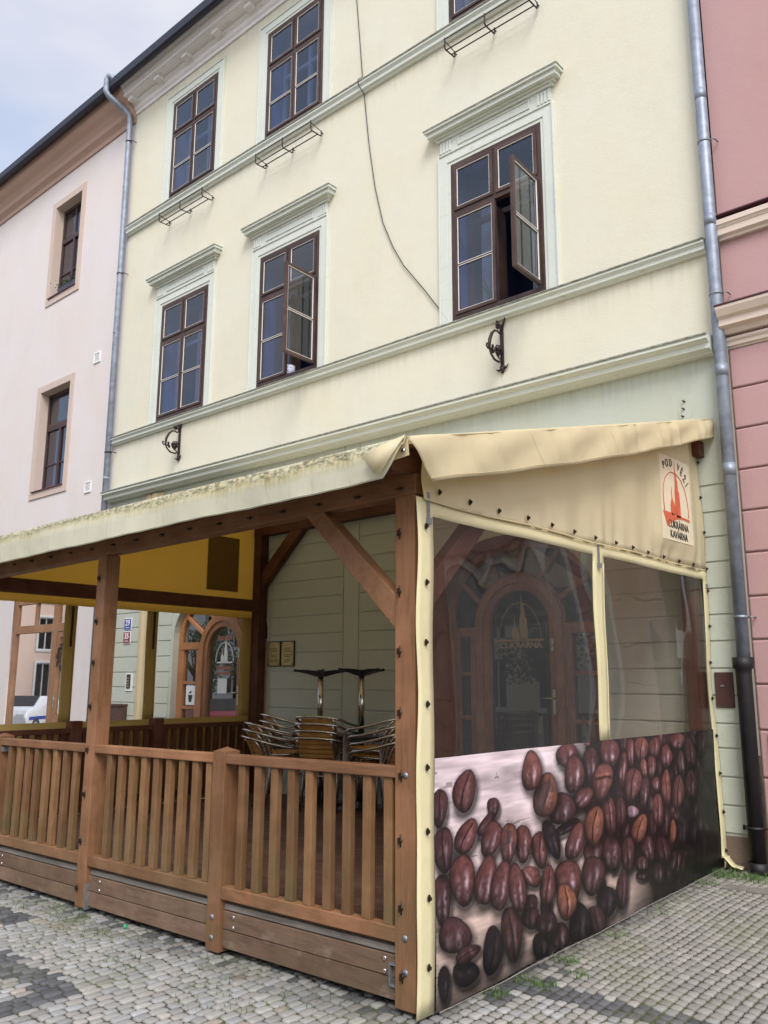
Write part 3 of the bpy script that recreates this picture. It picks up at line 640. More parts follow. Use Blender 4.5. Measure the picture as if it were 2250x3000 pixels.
def poster(x0, x1, z0, z1, y, label, cup):
    p = B().box(x0, x1, y-.004, y, z0, z1).build('paper_notice', 'wht'); tag(p, label, 'notice')
    if cup:
        c = (x0+x1)/2; b = B(); b.ext([(c-.055, z0+.14), (c-.03, z0+.04), (c+.03, z0+.04), (c+.055, z0+.14)], y-.0055, y-.0042, 'y')
        b.ext([(c-.02, z0+.155), (c+.03, z0+.17), (c+.02, z0+.20), (c-.03, z0+.18)], y-.0055, y-.0042, 'y'); b.build('cup_drawing', 'black', p)
poster(-7.58, -7.37, 1.25, 1.52, .094, 'white notice with a black cup drawing beside the far arched door', True)
poster(-6.86, -6.66, 1.42, 1.62, .094, 'blank pale notice taped to the glass of the far arched door', False)

# sandstone jamb, signs, boxes on the wall
b = B(); b.ext([(-8.72, .0), (-8.72, -.02), (-8.66, -.05), (-8.60, -.05), (-8.56, -.02), (-8.50, -.06), (-8.42, -.07), (-8.36, -.04), (-8.30, -.05), (-8.25, -.02), (-8.25, 0)], .0, 4.45, 'z'); b.build('stone_pilaster', 'stone', house)
def plate(x0, x1, z0, z1, num, mat, label):
    p = thing('house_number_plate', label, 'number plate', ((x0+x1)/2, 0, z0), 'house number plates'); p.location = (0, 0, 0)
    B().box(x0, x1, -.016, -.002, z0, z1).build('rim', 'wht', p, bevel=.004)
    B().box(x0+.012, x1-.012, -.020, -.0155, z0+.012, z1-.012).build('enamel', mat, p)
    text('numeral', num, .125, ((x0+x1)/2, -.0215, z0+.075), 'wht', p, bold=.003)
    q = B(); q.box(x0+.05, x1-.05, -.0225, -.0198, z0+.035, z0+.045); q.build('underline', 'wht', p)
plate(-9.14, -8.935, 2.355, 2.545, '29', 'blue', 'blue enamel house number plate 29 above the red plate')
plate(-9.145, -8.945, 2.15, 2.34, '35', 'red', 'dark red enamel house number plate 35 under the blue plate')
p = thing('intercom', 'dark intercom panel in a pale frame right of the brown letter box', 'intercom')
B().box(-9.005, -8.825, -.014, -.001, 1.43, 1.70).build('frame', 'wht', p); B().box(-8.97, -8.87, -.024, -.0135, 1.47, 1.68).build('panel', 'black', p)
q = B(); [q.box(-8.945, -8.895, -.028, -.0235, 1.49+i*.04, 1.51+i*.04) for i in range(4)]; q.build('call_buttons', 'gold', p)
p = thing('letter_box', 'brown metal letter box on the pale green wall beside the pink shop', 'letter box')
B().box(-9.25, -8.93, -.11, -.002, .93, 1.20).build('box', 'boxbrown', p, bevel=.008); B().box(-9.26, -8.92, -.13, -.001, 1.201, 1.235).build('lid', 'boxbrown', p, bevel=.006)
p = thing('meter_box', 'brown metal meter door in the wall between terrace and downpipe', 'meter box')
B().box(.05, .205, -.014, .004, 1.388, 1.68).build('door', 'boxbrown', p, bevel=.004); B().box(.10, .13, -.020, -.0135, 1.56, 1.575).build('latch', 'galv', p)
for i, (x0, x1) in enumerate(((-5.692, -5.455), (-5.437, -5.196))):
    p = thing('brass_plaque', ('left brass plaque with a dark edge on the wall by the terrace post', 'right brass plaque with a dark edge, nearer the table bases')[i], 'plaque', group='pair of brass plaques')
    B().box(x0, x1, -.020, -.002, 1.772, 2.092).build('backing', 'black', p, bevel=.003); B().box(x0+.012, x1-.012, -.026, -.0195, 1.784, 2.080).build('plate', 'brass', p)
    q = B()
    for r in range(9):
        if r in (2, 5): continue
        wd = random.uniform(.05, .085); q.box((x0+x1)/2-wd, (x0+x1)/2+wd, -.0272, -.0258, 1.83+r*.021, 1.836+r*.021)
    q.build('engraved_lines', 'bronze', p); q = B()
    for xx in (x0+.03, x1-.03):
        for zz in (1.80, 2.062): q.ball((xx, -.028, zz), .008, 6)
    q.build('screws', 'black', p)

# wrought iron brackets
def sign_bracket(x, z0, z1, label):
    p = thing('iron_bracket', label, 'bracket', (x, 0, z0), 'wrought iron sign brackets on the facade'); h = z1-z0
    b = B(); b.box(-.018, .018, -.03, -.004, .06, h-.09); b.build('bar', 'iron', p, bevel=.003)
    b = B(); b.tube([(0, -.017, h-.11), (-.02, -.02, h-.06), (-.06, -.03, h)], [.018, .014, .010], 6); b.tube([(0, -.017, h-.11), (.02, -.02, h-.06), (.055, -.03, h+.005)], [.018, .014, .010], 6)
    b.tube([(0, -.017, .08), (0, -.02, .0)], [.03, .012], 6); b.tube([(0, -.017, .05), (-.05, -.02, .04), (-.08, -.03, .055)], [.014, .012, .004], 6); b.tube([(0, -.017, .05), (.05, -.02, .06), (.085, -.03, .085)], [.014, .012, .004], 6); b.build('finials', 'iron', p)
    b = B(); pts = []
    for i in range(15): a = rad(100-i*13); pts.append((0, -.05-.10+.10*math.cos(a)*.9-.0, .30+.0+.0)) if False else None
    big = [(0, -.03, .14), (0, -.09, .11), (0, -.17, .115), (0, -.23, .16), (0, -.262, .23), (0, -.25, .32), (0, -.21, .40), (0, -.15, .455), (0, -.10, .46), (0, -.06, .445), (0, -.04, .475), (0, -.045, .515), (0, -.075, .53)]
    b.tube(big, [.010, .012, .013, .012, .016, .020, .018, .012, .011, .011, .010, .009, .008], 7)
    b.tube([(0, -.24, .22), (0, -.29, .205), (0, -.315, .23), (0, -.30, .26)], [.010, .009, .012, .014], 6)
    b.tube([(0, -.03, .27), (0, -.07, .30), (0, -.12, .29), (0, -.155, .25), (0, -.14, .20), (0, -.09, .16), (0, -.05, .15)], .008, 6); b.build('scroll', 'iron', p)
    b = B(); random.seed(4)
    for i in range(11): a = i*.9; b.ball((random.uniform(-.025, .025), -.095+.035*math.cos(a), .225+.04*math.sin(a)), random.uniform(.018, .028), 6, (1, 1, .8))
    for i in range(5): a = i*1.3; b.ball((random.uniform(-.02, .02), -.10+.02*math.cos(a), .515+.022*math.sin(a)), random.uniform(.014, .022), 6)
    for i in range(6): b.ball((random.uniform(-.02, .02), -.225+i*.006, .25-i*.012), .016, 6)
    b.build('leaf_cluster', 'iron', p); return p
sign_bracket(-1.995, 4.86, 5.48, 'dark forged iron scroll bracket under the right first-floor window')
sign_bracket(-7.915, 4.89, 5.50, 'dark forged iron scroll bracket under the left first-floor window')
# flower-box racks below the top windows
def rack(x0, x1, label):
    zl = 9.05; p = thing('flower_box_rack', label, 'rack', (x0, 0, zl), 'empty iron flower box racks'); L = x1-x0; yi, yo = -.035, -.235
    for y, z, r in ((yo, .125, .006), (-.20, .0, .008), (-.10, .0, .008)): B().tube([(0, y, z), (L, y, z)], r, 6).build('rail', 'iron', p)
    for xx in (0, L/2, L):
        b = B(); b.tube([(xx, yi, .085), (xx, yi, .01), (xx, yi-.01, .0), (xx, yo+.02, -.008), (xx, yo, .01), (xx, yo-.004, .14)], .009, 6)
        if xx != L/2: b.tube([(xx, yi, .075), (xx, yo, .105)], .006, 6)
        b.tube([(xx, yi, .06), (xx, .0, .06)], .009, 6); b.build('hanger', 'iron', p)
rack(-8.50, -7.34, 'empty iron flower box rack under the left top-floor window')
rack(-6.05, -4.88, 'empty iron flower box rack under the middle top-floor window')
rack(-2.56, -1.40, 'empty iron flower box rack under the right top-floor window')
# cable
b = B(); pts = [(-4.30, -.02, 12.0), (-4.239, -.02, 10.894), (-4.17, -.02, 10.2), (-4.114, -.02, 9.60), (-4.105, -.115, 9.50), (-4.10, -.115, 9.42), (-4.08, -.02, 9.32), (-3.98, -.02, 8.5), (-3.87, -.02, 7.85), (-3.732, -.02, 7.30), (-3.56, -.02, 6.90), (-3.387, -.02, 6.594), (-3.05, -.02, 6.15), (-2.72, -.02, 5.68)]
tag(b.tube(pts, .0065, 5).build('cable', 'blackp'), 'thin black cable hanging down the yellow facade to the right window', 'cable')
# downpipes
def clamp(b, x, y, z, r, wall=0): b.tube([(x, y, z-.012), (x, y, z+.012)], r+.006, 16); b.tube([(x+r, y, z), (x+r+.04, y, z), (x+r+.045, wall, z)], .007, 5)
p = thing('downpipe', 'zinc downpipe with a swan neck between the yellow and pale pink houses', 'downpipe', (0, 0, 0), 'zinc downpipes')
b = B(); b.tube([(-9.86, -.47, 12.24), (-9.90, -.50, 12.33), (-9.965, -.53, 12.36), (-10.0, -.54, 12.30), (-10.0, -.54, 12.08), (-9.98, -.50, 11.99), (-9.90, -.22, 11.83), (-9.87, -.12, 11.74), (-9.865, -.10, 11.62), (-9.84, -.10, 9.0), (-9.83, -.10, .1)], .052, 16); b.build('pipe', 'zinc', p)
for xx, zz in ((-9.86, 11.2), (-9.845, 8.6), (-9.835, 5.35)): b = B(); clamp(b, xx, -.10, zz, .052); b.build('clamp', 'iron', p)
for xx, zz in ((-9.855, 10.3), (-9.84, 7.5), (-9.835, 4.9)): b = B(); b.tube([(xx, -.10, zz-.03), (xx, -.10, zz+.03)], .0532, 16); b.build('sleeve', 'zinc', p)
p = thing('downpipe', 'tall zinc downpipe with a black cast iron foot between yellow and rose houses', 'downpipe', (0, 0, 0), 'zinc downpipes')
b = B(); b.tube([(.335, -.085, 12.2), (.335, -.085, 5.0), (.332, -.085, 1.78)], .054, 18); b.build('pipe', 'zinc', p)
for zz in (7.05, 5.75, 4.3, 3.4): b = B(); b.tube([(.335, -.085, zz-.06), (.335, -.085, zz+.05)], .0553, 18); b.build('sleeve', 'zinc', p)
for zz in (6.55, 5.02, 2.13): b = B(); clamp(b, .335, -.085, zz, .054); b.build('clamp', 'galv', p)
b = B(); b.tube([(.322, -.085, .12), (.322, -.085, 1.66), (.322, -.085, 1.70), (.322, -.085, 1.715), (.322, -.085, 1.80)], [.063, .063, .066, .082, .084], 18); b.tube([(.322, -.085, .10), (.322, -.085, .20)], .078, 18); b.build('cast_foot', 'cast', p)
b = B(); clamp(b, .322, -.085, .46, .066); b.tube([(.25, -.085, .46), (.21, -.03, .46), (.20, 0, .43)], .010, 5); b.build('foot_clamp', 'cast', p)
# patched anchor above the canopy
b = B(); b.ext([(-.10, 3.93), (.0, 3.92), (.02, 4.05), (.01, 4.17), (-.08, 4.16), (-.11, 4.05)], -.006, .002, 'y'); p = b.build('filler_patch', 'green'); tag(p, 'rough patch of filler with three screws above the canopy end', 'patch')
b = B(); [b.tube([(-.06+.01*i, -.004, 3.97+.07*i), (-.075+.01*i, -.03, 3.98+.07*i)], .007, 6) for i in range(3)]; b.build('screws', 'bronze', p)

# ------------------------------------------------------------ pale pink house on the left
ph = thing('pale_pink_house', 'pale pink house with terracotta eaves left of the yellow house', 'house')
fill('wall', [rect(-22, XL, -.2, 11.75), rect(-12.61, -11.60, 9.01, 10.99), rect(-12.60, -11.48, 5.07, 7.04), rect(-12.98, -10.62, .45, 3.08)], .0, .10, 'pink', ph)
pp = [(0, 11.62), (-.03, 11.62), (-.04, 11.70), (-.07, 11.73), (-.12, 11.77), (-.14, 11.85), (-.20, 11.93), (-.28, 11.99), (-.34, 12.06), (-.36, 12.14), (-.36, 12.20), (0, 12.26)]
B().ext(pp, -22, XL-.002).build('eaves_cornice', 'terra', ph)
B().ext([(-.37, 12.24), (-.38, 12.16), (-.42, 12.11), (-.47, 12.10), (-.51, 12.14), (-.52, 12.26), (-.50, 12.26), (-.46, 12.13), (-.42, 12.14), (-.39, 12.25)], -22, XL-.01).build('gutter', 'gutter', ph)
B().ext([(-.40, 12.27), (4.5, 15.6), (9, 12.27)], -22, XL-.003).build('roof', 'roof', ph)
def deep_window(par, x0, x1, z0, z1, lab, tilt=False):
    yy = .15; k = .14
    fb = B(); bars(fb, x0-k, x1+k, z0-k, z1+k, -.022, .004, k-.003); w = fb.build('window', 'salmon', par, bevel=.004); w['label'] = lab
    rv = B(); rv.add([(x0, .0, z0), (x1, .0, z0), (x1, .0, z1), (x0, .0, z1), (x0+.01, yy+.05, z0+.01), (x1-.01, yy+.05, z0+.01), (x1-.01, yy+.05, z1-.01), (x0+.01, yy+.05, z1-.01)], [(0, 1, 5, 4), (1, 2, 6, 5), (2, 3, 7, 6), (3, 0, 4, 7)]); rv.build('reveal', 'salmon', w)
    fr = B(); a, b_ = x0+.012, x1-.012; cx = (a+b_)/2; zt = z0+(z1-z0)*.64
    bars(fr, a, b_, z0+.012, z1-.012, yy, yy+.05, .055); fr.box(a+.055, b_-.055, yy-.01, yy+.05, zt-.05, zt+.05); fr.box(cx-.035, cx+.035, yy-.008, yy+.05, z0+.067, zt-.05)
    if not tilt: fr.box(cx-.018, cx+.018, yy, yy+.045, zt+.05, z1-.067)
    zm = z0+(zt-z0)*.42; fr.box(a+.055, cx-.035, yy+.004, yy+.04, zm-.012, zm+.012); fr.box(cx+.035, b_-.055, yy+.004, yy+.04, zm-.012, zm+.012); fr.build('frame', plain('dark_brown_frame', srgb(62, 40, 40), .5) if 'dbf' not in M else M['dbf'], w, bevel=.003)
    g = B(); g.add([(a, yy+.025, z0), (b_, yy+.025, z0), (b_, yy+.025, z1), (a, yy+.025, z1)], [(0, 1, 2, 3)]); g.build('pane', 'glass', w)
    if tilt:
        s_ = B(); bars(s_, a+.06, b_-.06, zt+.055, z1-.07, yy-.02, yy+.01, .04)
        s_.v = [(x, y+(z-zt)*.35, z) for x, y, z in s_.v]; s_.build('tilted_sash', M['winwood'], w)
    rm = B(); rm.add([(x0-.2, .33, z0-.2), (x1+.2, .33, z0-.2), (x1+.2, .33, z1+.2), (x0-.2, .33, z1+.2), (x0-.2, 2, z0-.2), (x1+.2, 2, z0-.2), (x1+.2, 2, z1+.2), (x0-.2, 2, z1+.2)], [(0, 1, 5, 4), (1, 2, 6, 5), (2, 3, 7, 6), (3, 0, 4, 7), (4, 5, 6, 7)]); rm.build('room', 'room', w)
    q = B(); q.box(x0-.02, x1+.02, -.05, yy, z0-.008, z0+.008); q.build('sill', 'redflash', w)
M['dbf'] = plain('dark_brown_frame', srgb(62, 40, 40), .5)
deep_window(ph, -12.61, -11.60, 9.01, 10.99, 'upper deep-set window with a flower box'); deep_window(ph, -12.60, -11.48, 5.07, 7.04, 'lower deep-set window with a tilted top light', True)
for z in (7.27, 4.885):
    q = B(); bars(q, -10.69, -10.48, z-.10, z+.10, -.02, .0, .022); v = q.build('vent', 'wht', ph); q = B(); [q.box(-10.668, -10.502, -.014, -.001, z-.075+i*.025, z-.063+i*.025) for i in range(6)]; q.build('louvres', 'wht', v)
p = thing('flower_box', 'grey flower box with straggly green plants on the upper pink house window', 'flower box', (-12.0, 0, 9.02))
q = B(); q.hexa([(-.36, .04, 0), (.36, .04, 0), (.36, .18, 0), (-.36, .18, 0), (-.38, .02, .15), (.38, .02, .15), (.38, .2, .15), (-.38, .2, .15)]); q.build('planter', 'planter', p)
q = B(); random.seed(11)
for i in range(260):
    cxp = random.choice([-.36, -.30, -.05, .02, .1]); x, y, z = cxp+random.gauss(0, .09), .08+random.gauss(0, .05), .15+abs(random.gauss(0, .08)); s_ = random.uniform(.012, .026); a, e = random.random()*6.28, random.uniform(-.6, .6)
    d1 = Vector((math.cos(a), math.sin(a), e))*s_; d2 = Vector((-math.sin(a), math.cos(a), .5))*s_*.6; c = Vector((x, y, z)); q.add([c-d1, c-d2, c+d1, c+d2], [(0, 1, 2, 3)])
for i in range(14): x = random.uniform(-.42, .2); q.tube([(x, .1, .12), (x+random.uniform(-.05, .05), .08, .12+random.uniform(.08, .22))], .003, 4)
q.build('plants', 'plant', p)
# shopfront
M['shopwood'] = wood('shop_frame', srgb(128, 88, 62), srgb(152, 110, 80), 'z', .5)
q = B(); bars(q, -12.98, -10.62, .45, 3.08, .02, .10, .13); q.box(-11.48, -11.32, .02, .10, .58, 2.95); q.box(-12.85, -11.48, .02, .10, 2.42, 2.56); q.box(-11.32, -10.75, .02, .10, 2.42, 2.56); q.box(-12.18, -12.11, .03, .09, 2.56, 2.95)
sf = q.build('shopfront', 'shopwood', ph, bevel=.004); q = B(); bars(q, -11.315, -10.755, .585, 2.415, .03, .08, .095); q.box(-11.225, -10.815, .03, .08, .645, 1.0); q.build('shop_door', 'shopwood', sf, bevel=.003)
q = B(); q.box(-11.29, -11.25, .016, .03, 1.12, 1.36); q.tube([(-11.27, .02, 1.27), (-11.27, -.03, 1.27), (-11.13, -.03, 1.27)], .010, 8); q.build('door_handle', 'gold', sf)
g = B(); g.add([(-12.9, .06, .5), (-10.7, .06, .5), (-10.7, .06, 3.0), (-12.9, .06, 3.0)], [(0, 1, 2, 3)]); g.build('shop_pane', 'shopglass', sf)
rm = B(); rm.add([(-13, .11, .3), (-10.6, .11, .3), (-10.6, .11, 3.1), (-13, .11, 3.1), (-13, 3, .3), (-10.6, 3, .3), (-10.6, 3, 3.1), (-13, 3, 3.1)], [(0, 1, 5, 4), (1, 2, 6, 5), (2, 3, 7, 6), (3, 0, 4, 7), (4, 5, 6, 7)]); rm.build('shop_room', 'room', sf)
wr = B(); random.seed(2)
for i in range(90): a = random.random()*6.28; r1 = .17+random.gauss(0, .02); wr.tube([(-11.0+r1*math.cos(a), .02, 1.98+r1*math.sin(a)), (-11.0+(r1+.06)*math.cos(a+.6), .0, 1.98+(r1+.06)*math.sin(a+.6))], .007, 4)
tag(wr.build('wreath', 'iron'), 'dark twig wreath hanging on the shop door of the pink house', 'wreath')

# ------------------------------------------------------------ rose house on the right
rh = thing('rose_house', 'dusky rose house with cream bands right of the zinc downpipe', 'house')
RA = dict(cx=1.95, a=.95, zs=2.15, b=.95)
fill('wall', [rect(.372, 12, -.1, 13), arch(1.95, .95, .1, 2.15, .95), rect(1.4, 2.5, 6.2, 8.2), rect(1.4, 2.5, 9.8, 11.6)], .012, .12, 'rose', rh)
b = B(); PZ = [.46, .84, 1.215, 1.58, 1.944, 2.304, 2.674, 3.036, 3.398, 3.765, 4.134, 4.505]
for i in range(len(PZ)-1):
    z0, z1 = PZ[i]+.008, PZ[i+1]-.005
    if z1 < 3.2: b.box(.385, .93, -.012, .0125, z0, z1); b.box(2.97, 12, -.012, .0125, z0, z1)
    else: b.box(.385, 12, -.012, .0125, z0, z1)
b.build('rusticated_blocks', 'rose', rh, bevel=.012)
q = B(); q.box(.46, .92, -.035, -.011, .90, 1.20); q.build('raised_panel', 'rose', rh, bevel=.006); q = B(); q.box(.38, 12, -.028, .0125, -.05, .455); q.build('plinth', 'rosedark', rh, bevel=.006)
course(5.545, 5.735, .09, mat='cream', x0=.385, x1=12, par=rh, yb=.012); B().box(.385, 12, -.095, .012, 5.767, 5.777).build('flashing', 'redflash', rh)
course(4.50, 4.60, .06, mat='cream', x0=.385, x1=12, par=rh, yb=.012)
pr = [(.012, 4.62), (-.08, 4.62), (-.10, 4.66), (-.15, 4.68), (-.15, 4.74), (-.18, 4.76), (-.21, 4.82), (-.21, 4.845), (.012, 4.87)]; B().ext(pr, .36, 12).build('string_course', 'cream', rh)
B().ext([(.012, 4.874), (-.22, 4.85), (-.22, 4.862), (.012, 4.888)], .35, 12).build('flashing', 'redflash', rh)
q = fill('arched_entrance', [arch(1.95, .93, .1, 2.15, .93), arch(1.95, .80, .15, 2.15, .80)], .06, .11, 'wht', rh); g = B(); gp = arch(1.95, .82, .1, 2.15, .82); g.add([(a_, .09, z_) for a_, z_ in gp], [tuple(range(len(gp)))]); g.build('shop_glass', 'curtain', q)
for z0, z1 in ((6.2, 8.2), (9.8, 11.6)):
    q = B(); bars(q, 1.4, 2.5, z0, z1, .03, .10, .07); q.box(1.915, 1.985, .03, .10, z0+.07, z1-.07); w = q.build('window', 'wht', rh); g = B(); g.add([(1.4, .07, z0), (2.5, .07, z0), (2.5, .07, z1), (1.4, .07, z1)], [(0, 1, 2, 3)]); g.build('pane', 'glass', w); g = B(); g.box(1.3, 2.6, .3, .32, z0-.1, z1+.1); g.build('blind', 'curtain', w)

# ------------------------------------------------------------ timber terrace
T = thing('wooden_terrace', 'stained timber terrace frame with railings, deck and roof beams', 'terrace')
YF = -3.945
def tb(name, mat, *box, bevel=.005, lab=None):
    o = B(True).box(*box).build(name, mat, T, bevel=bevel)
    if lab: o['label'] = lab
    return o
# posts
tb('post', 'woodz', -.148, -.012, YF, YF+.125, .035, 2.585, lab='tall corner post'); tb('post', 'woodz', -3.19, -3.07, YF, YF+.12, .045, 2.585, lab='tall middle post')
tb('post', 'woodz', -5.90, -5.77, YF, YF+.12, .045, 2.585, lab='tall far corner post')
for x0 in (-1.654, -4.69):
    b = B(True); x1 = x0+.12; b.box(x0, x1, YF, YF+.12, .03 if x0 > -2 else .05, 1.185); b.add([(x0, YF, 1.185), (x1, YF, 1.185), (x1, YF+.12, 1.185), (x0, YF+.12, 1.185), (x0+.06, YF+.06, 1.21)], [(0, 1, 4), (1, 2, 4), (2, 3, 4), (3, 0, 4)]); b.build('post', 'woodz', T, bevel=.003)
tb('post', 'darkz', -5.90, -5.76, -.14, -.003, .25, 3.62, lab='dark post against the wall'); tb('post', 'darkz', -.148, -.02, -.13, -.003, .1, 3.56)
for y0 in (-2.645, -1.627): tb('post', 'darkz', -5.88, -5.76, y0, y0+.125, .25, 1.245)
# beams
tb('beam', 'woodx', -6.05, .0, YF-.002, YF+.10, 2.585, 2.70, lab='front eaves beam')
tb('beam', 'darkx', -6.0, .10, -.12, -.003, 3.56, 3.70, lab='wall beam'); 
b = B(True).box(-5.87, -5.765, YF+.12, -.14, 2.555, 2.70); b.build('beam', 'darky', T, bevel=.005)
tb('beam', 'darky', -.14, -.03, YF+.125, -.13, 2.555, 2.70)
# rafters and boarding under the canopy
def zr(y): return 3.905+.2615*y   # top of the canopy at depth y (x=0)
for i, x in enumerate((.0, -.98, -1.96, -2.94, -3.92, -4.90, -5.84)):
    b = B(); z0 = ZS*x*.25
    b.hexa([(x-.09, -4.12, zr(-4.12)-.17+z0), (x-.01, -4.12, zr(-4.12)-.17+z0), (x-.01, -.12, zr(-.12)-.19+z0), (x-.09, -.12, zr(-.12)-.19+z0), (x-.09, -4.15, zr(-4.15)-.05+z0), (x-.01, -4.15, zr(-4.15)-.05+z0), (x-.01, -.005, zr(-.005)-.05+z0), (x-.09, -.005, zr(-.005)-.05+z0)]); b.build('rafter', 'darky', T)
b = B(); y = -4.16
while y < -3.3:
    y2 = min(y+.125, -.01); b.hexa([(-6.0, y, zr(y)-.045-.02), (.08, y, zr(y)-.045), (.08, y2-.008, zr(y2)-.047), (-6.0, y2-.008, zr(y2)-.067), (-6.0, y, zr(y)-.025-.02), (.08, y, zr(y)-.025), (.08, y2-.008, zr(y2)-.027), (-6.0, y2-.008, zr(y2)-.047)]); y = y2
b.build('roof_boards', 'darkx', T)
# braces
b = B(); a_, c_ = YF+.01, YF+.10; b.ext([(-.872, 2.575), (-.715, 2.577), (-.150, 2.045), (-.150, 1.865)], a_, c_, 'y'); b.build('brace', 'woodd', T, bevel=.004)['label'] = 'front brace under the eaves beam'
b = B(); b.ext([(-5.76, 3.01), (-5.76, 2.78), (-4.98, 3.50), (-5.22, 3.50)], -.11, -.02, 'y'); b.build('brace', 'darkz', T, bevel=.004)
b = B(); b.ext([(YF+.125, 2.10), (YF+.125, 1.92), (YF+.78, 2.55), (YF+.60, 2.55)], -.13, -.05, 'x'); b.build('brace', 'darkz', T, bevel=.004)
b = B(); b.ext([(-.13, 3.0), (-.13, 2.8), (-.85, 3.56), (-.65, 3.56)], -.09, -.03, 'x') if False else None
# rails and balusters
secs = [(-4.57, -3.19, [-4.445+.151*i for i in range(8)]), (-3.07, -1.654, [-2.906+.1455*i for i in range(9)]), (-1.534, -.148, [-1.419+.1475*i for i in range(9)]), (-5.77, -4.69, [-5.62+.151*i for i in range(6)])]
for k, (x0, x1, bs) in enumerate(secs):
    tb('top_rail', 'woodx', x0+.001, x1-.001, YF+.003, YF+.075, 1.112, 1.170, bevel=.006); tb('bottom_rail', 'woodx', x0+.001, x1-.001, YF+.006, YF+.075, .328, .402, bevel=.006)
    for xb in bs:
        o = B(True); j = random.uniform(-.003, .003); o.hexa([(xb+j, YF+.016, .402), (xb+.058+j, YF+.016, .402), (xb+.058+j, YF+.056, .402), (xb+j, YF+.056, .402), (xb, YF+.016, 1.112), (xb+.058, YF+.016, 1.112), (xb+.058, YF+.056, 1.112), (xb, YF+.056, 1.112)]); o.build('baluster', 'balz', T, bevel=.003)
for y0, y1 in ((-1.502, -.14), (-2.52, -1.627), (YF+.12, -2.645)):
    o = B(True); o.box(-5.86, -5.79, y0, y1, 1.118, 1.172); o.build('top_rail', 'darky', T, bevel=.005); o = B(True); o.box(-5.86, -5.79, y0, y1, .36, .42); o.build('bottom_rail', 'darky', T, bevel=.005)
    n = max(3, round((y1-y0)/.128)); st_ = (y1-y0)/n
    for i in range(n): yb = y0+(i+.5)*st_; o = B(True); o.box(-5.845, -5.805, yb-.03, yb+.03, .42, 1.118); o.build('baluster', 'darkz', T, bevel=.003)
# deck and skirt boards
db = B(True); y = YF+.085; 
while y < -.02: db.box(-5.76, -.15, y, min(y+.138, -.01), .272, .299); y += .145
db.build('deck', 'deck', T, bevel=.003)
for x0, x1 in ((-5.77, -4.69), (-4.57, -3.19), (-3.07, -1.654), (-1.534, -.148)):
    tb('deck_edge', 'deckedge', x0+.001, x1-.001, YF+.038, YF+.080, .268, .302, bevel=.003)
    tb('skirt_board', 'skirtx', x0+.001, x1-.001, YF+.030, YF+.055, .161, .262, bevel=.004); tb('skirt_board', 'skirtx', x0+.001, x1-.001, YF+.032, YF+.057, .055, .157, bevel=.004)
    for xx in ((x0+.15,) if x0 < -1.6 else (x0+.10, x1-.09)):
        for zz in (.237, .178):
            o = B(True); o.ball((xx, YF+.028, zz), .014, 8, (1, .5, 1)); o.build('bolt', 'alu', T)
B(True).box(-5.7, -.2, -3.8, -3.7, .04, .26).build('joist', 'darkx', T); B(True).box(-5.7, -.2, -.3, -.2, .1, .26).build('joist', 'darkx', T)
# steel feet and fixings
o = B(True); o.box(-3.069, -3.062, YF+.004, YF+.115, .035, .215); o.box(-3.069, -2.99, YF+.108, YF+.114, .035, .215) ; o.build('steel_bracket', 'galv', T)
o = B(True); [o.ball((-3.058, YF+.05, z), .011, 7) for z in (.17, .08)]; o.build('bolt', 'galv', T)
o = B(True); o.box(-.192, -.150, YF+.006, YF+.075, .222, .228); o.box(-.192, -.187, YF+.006, YF+.075, .13, .222); o.box(-.187, -.150, YF+.006, YF+.075, .125, .131); o.build('steel_bracket', 'galv', T)
o = B(True); o.box(-4.565, -4.535, YF+.012, YF+.07, 1.06, 1.10); o.build('steel_bracket', 'galv', T)
def hook(x, z, y=YF):
    o = B(); o.tube([(x, y+.001, z), (x, y-.006, z)], .012, 10); o.box(x-.004, x+.004, y-.022, y-.005, z-.016, z+.016); o.tube([(x, y-.001, z-.030), (x, y-.001, z+.030)], .004, 5); return o
for x, z in [(-4.592, 2.596), (-4.273, 2.599), (-3.943, 2.605), (-3.62, 2.607), (-3.288, 2.603), (-2.98, 2.608), (-2.665, 2.611), (-2.338, 2.613), (-2.011, 2.619), (-1.684, 2.616), (-1.368, 2.616), (-1.055, 2.616), (-.739, 2.618), (-.424, 2.62), (-.108, 2.623)]:
    o = hook(x, z); c = Vector((x, 0, z)); o.v = [(x+(b-z), a2, z+(a-x)) for a, a2, b in o.v]; o.build('turn_button', 'bronze', T)
for x, z in [(-.115, 2.378), (-.115, 2.066), (-.115, 1.75), (-.112, 1.437), (-.104, 1.125), (-.109, .811), (-.104, .495), (-.097, .186), (-3.147, 2.363), (-3.145, 2.035), (-3.147, 1.726), (-3.15, 1.403), (-3.15, 1.089), (-3.149, .774), (-3.159, .449), (-3.162, .13)]:
    hook(x, z).build('turn_button', 'bronze', T)
o = B(); [o.tube([(x, YF+.004, z), (x, YF-.004, z)], .016, 12) for x, z in ((-.075, 1.128), (-.08, .36), (-1.60, .20), (-1.60, .085), (-.078, .205))]; o.build('washers', 'galv', T)
o = B(); o.tube([(-.52, -2.2, 3.19), (-.52, -2.3, 3.05)], .008, 6); o.ball((-.52, -2.3, 3.04), .018, 6); o.build('cable_hook', 'black', T)

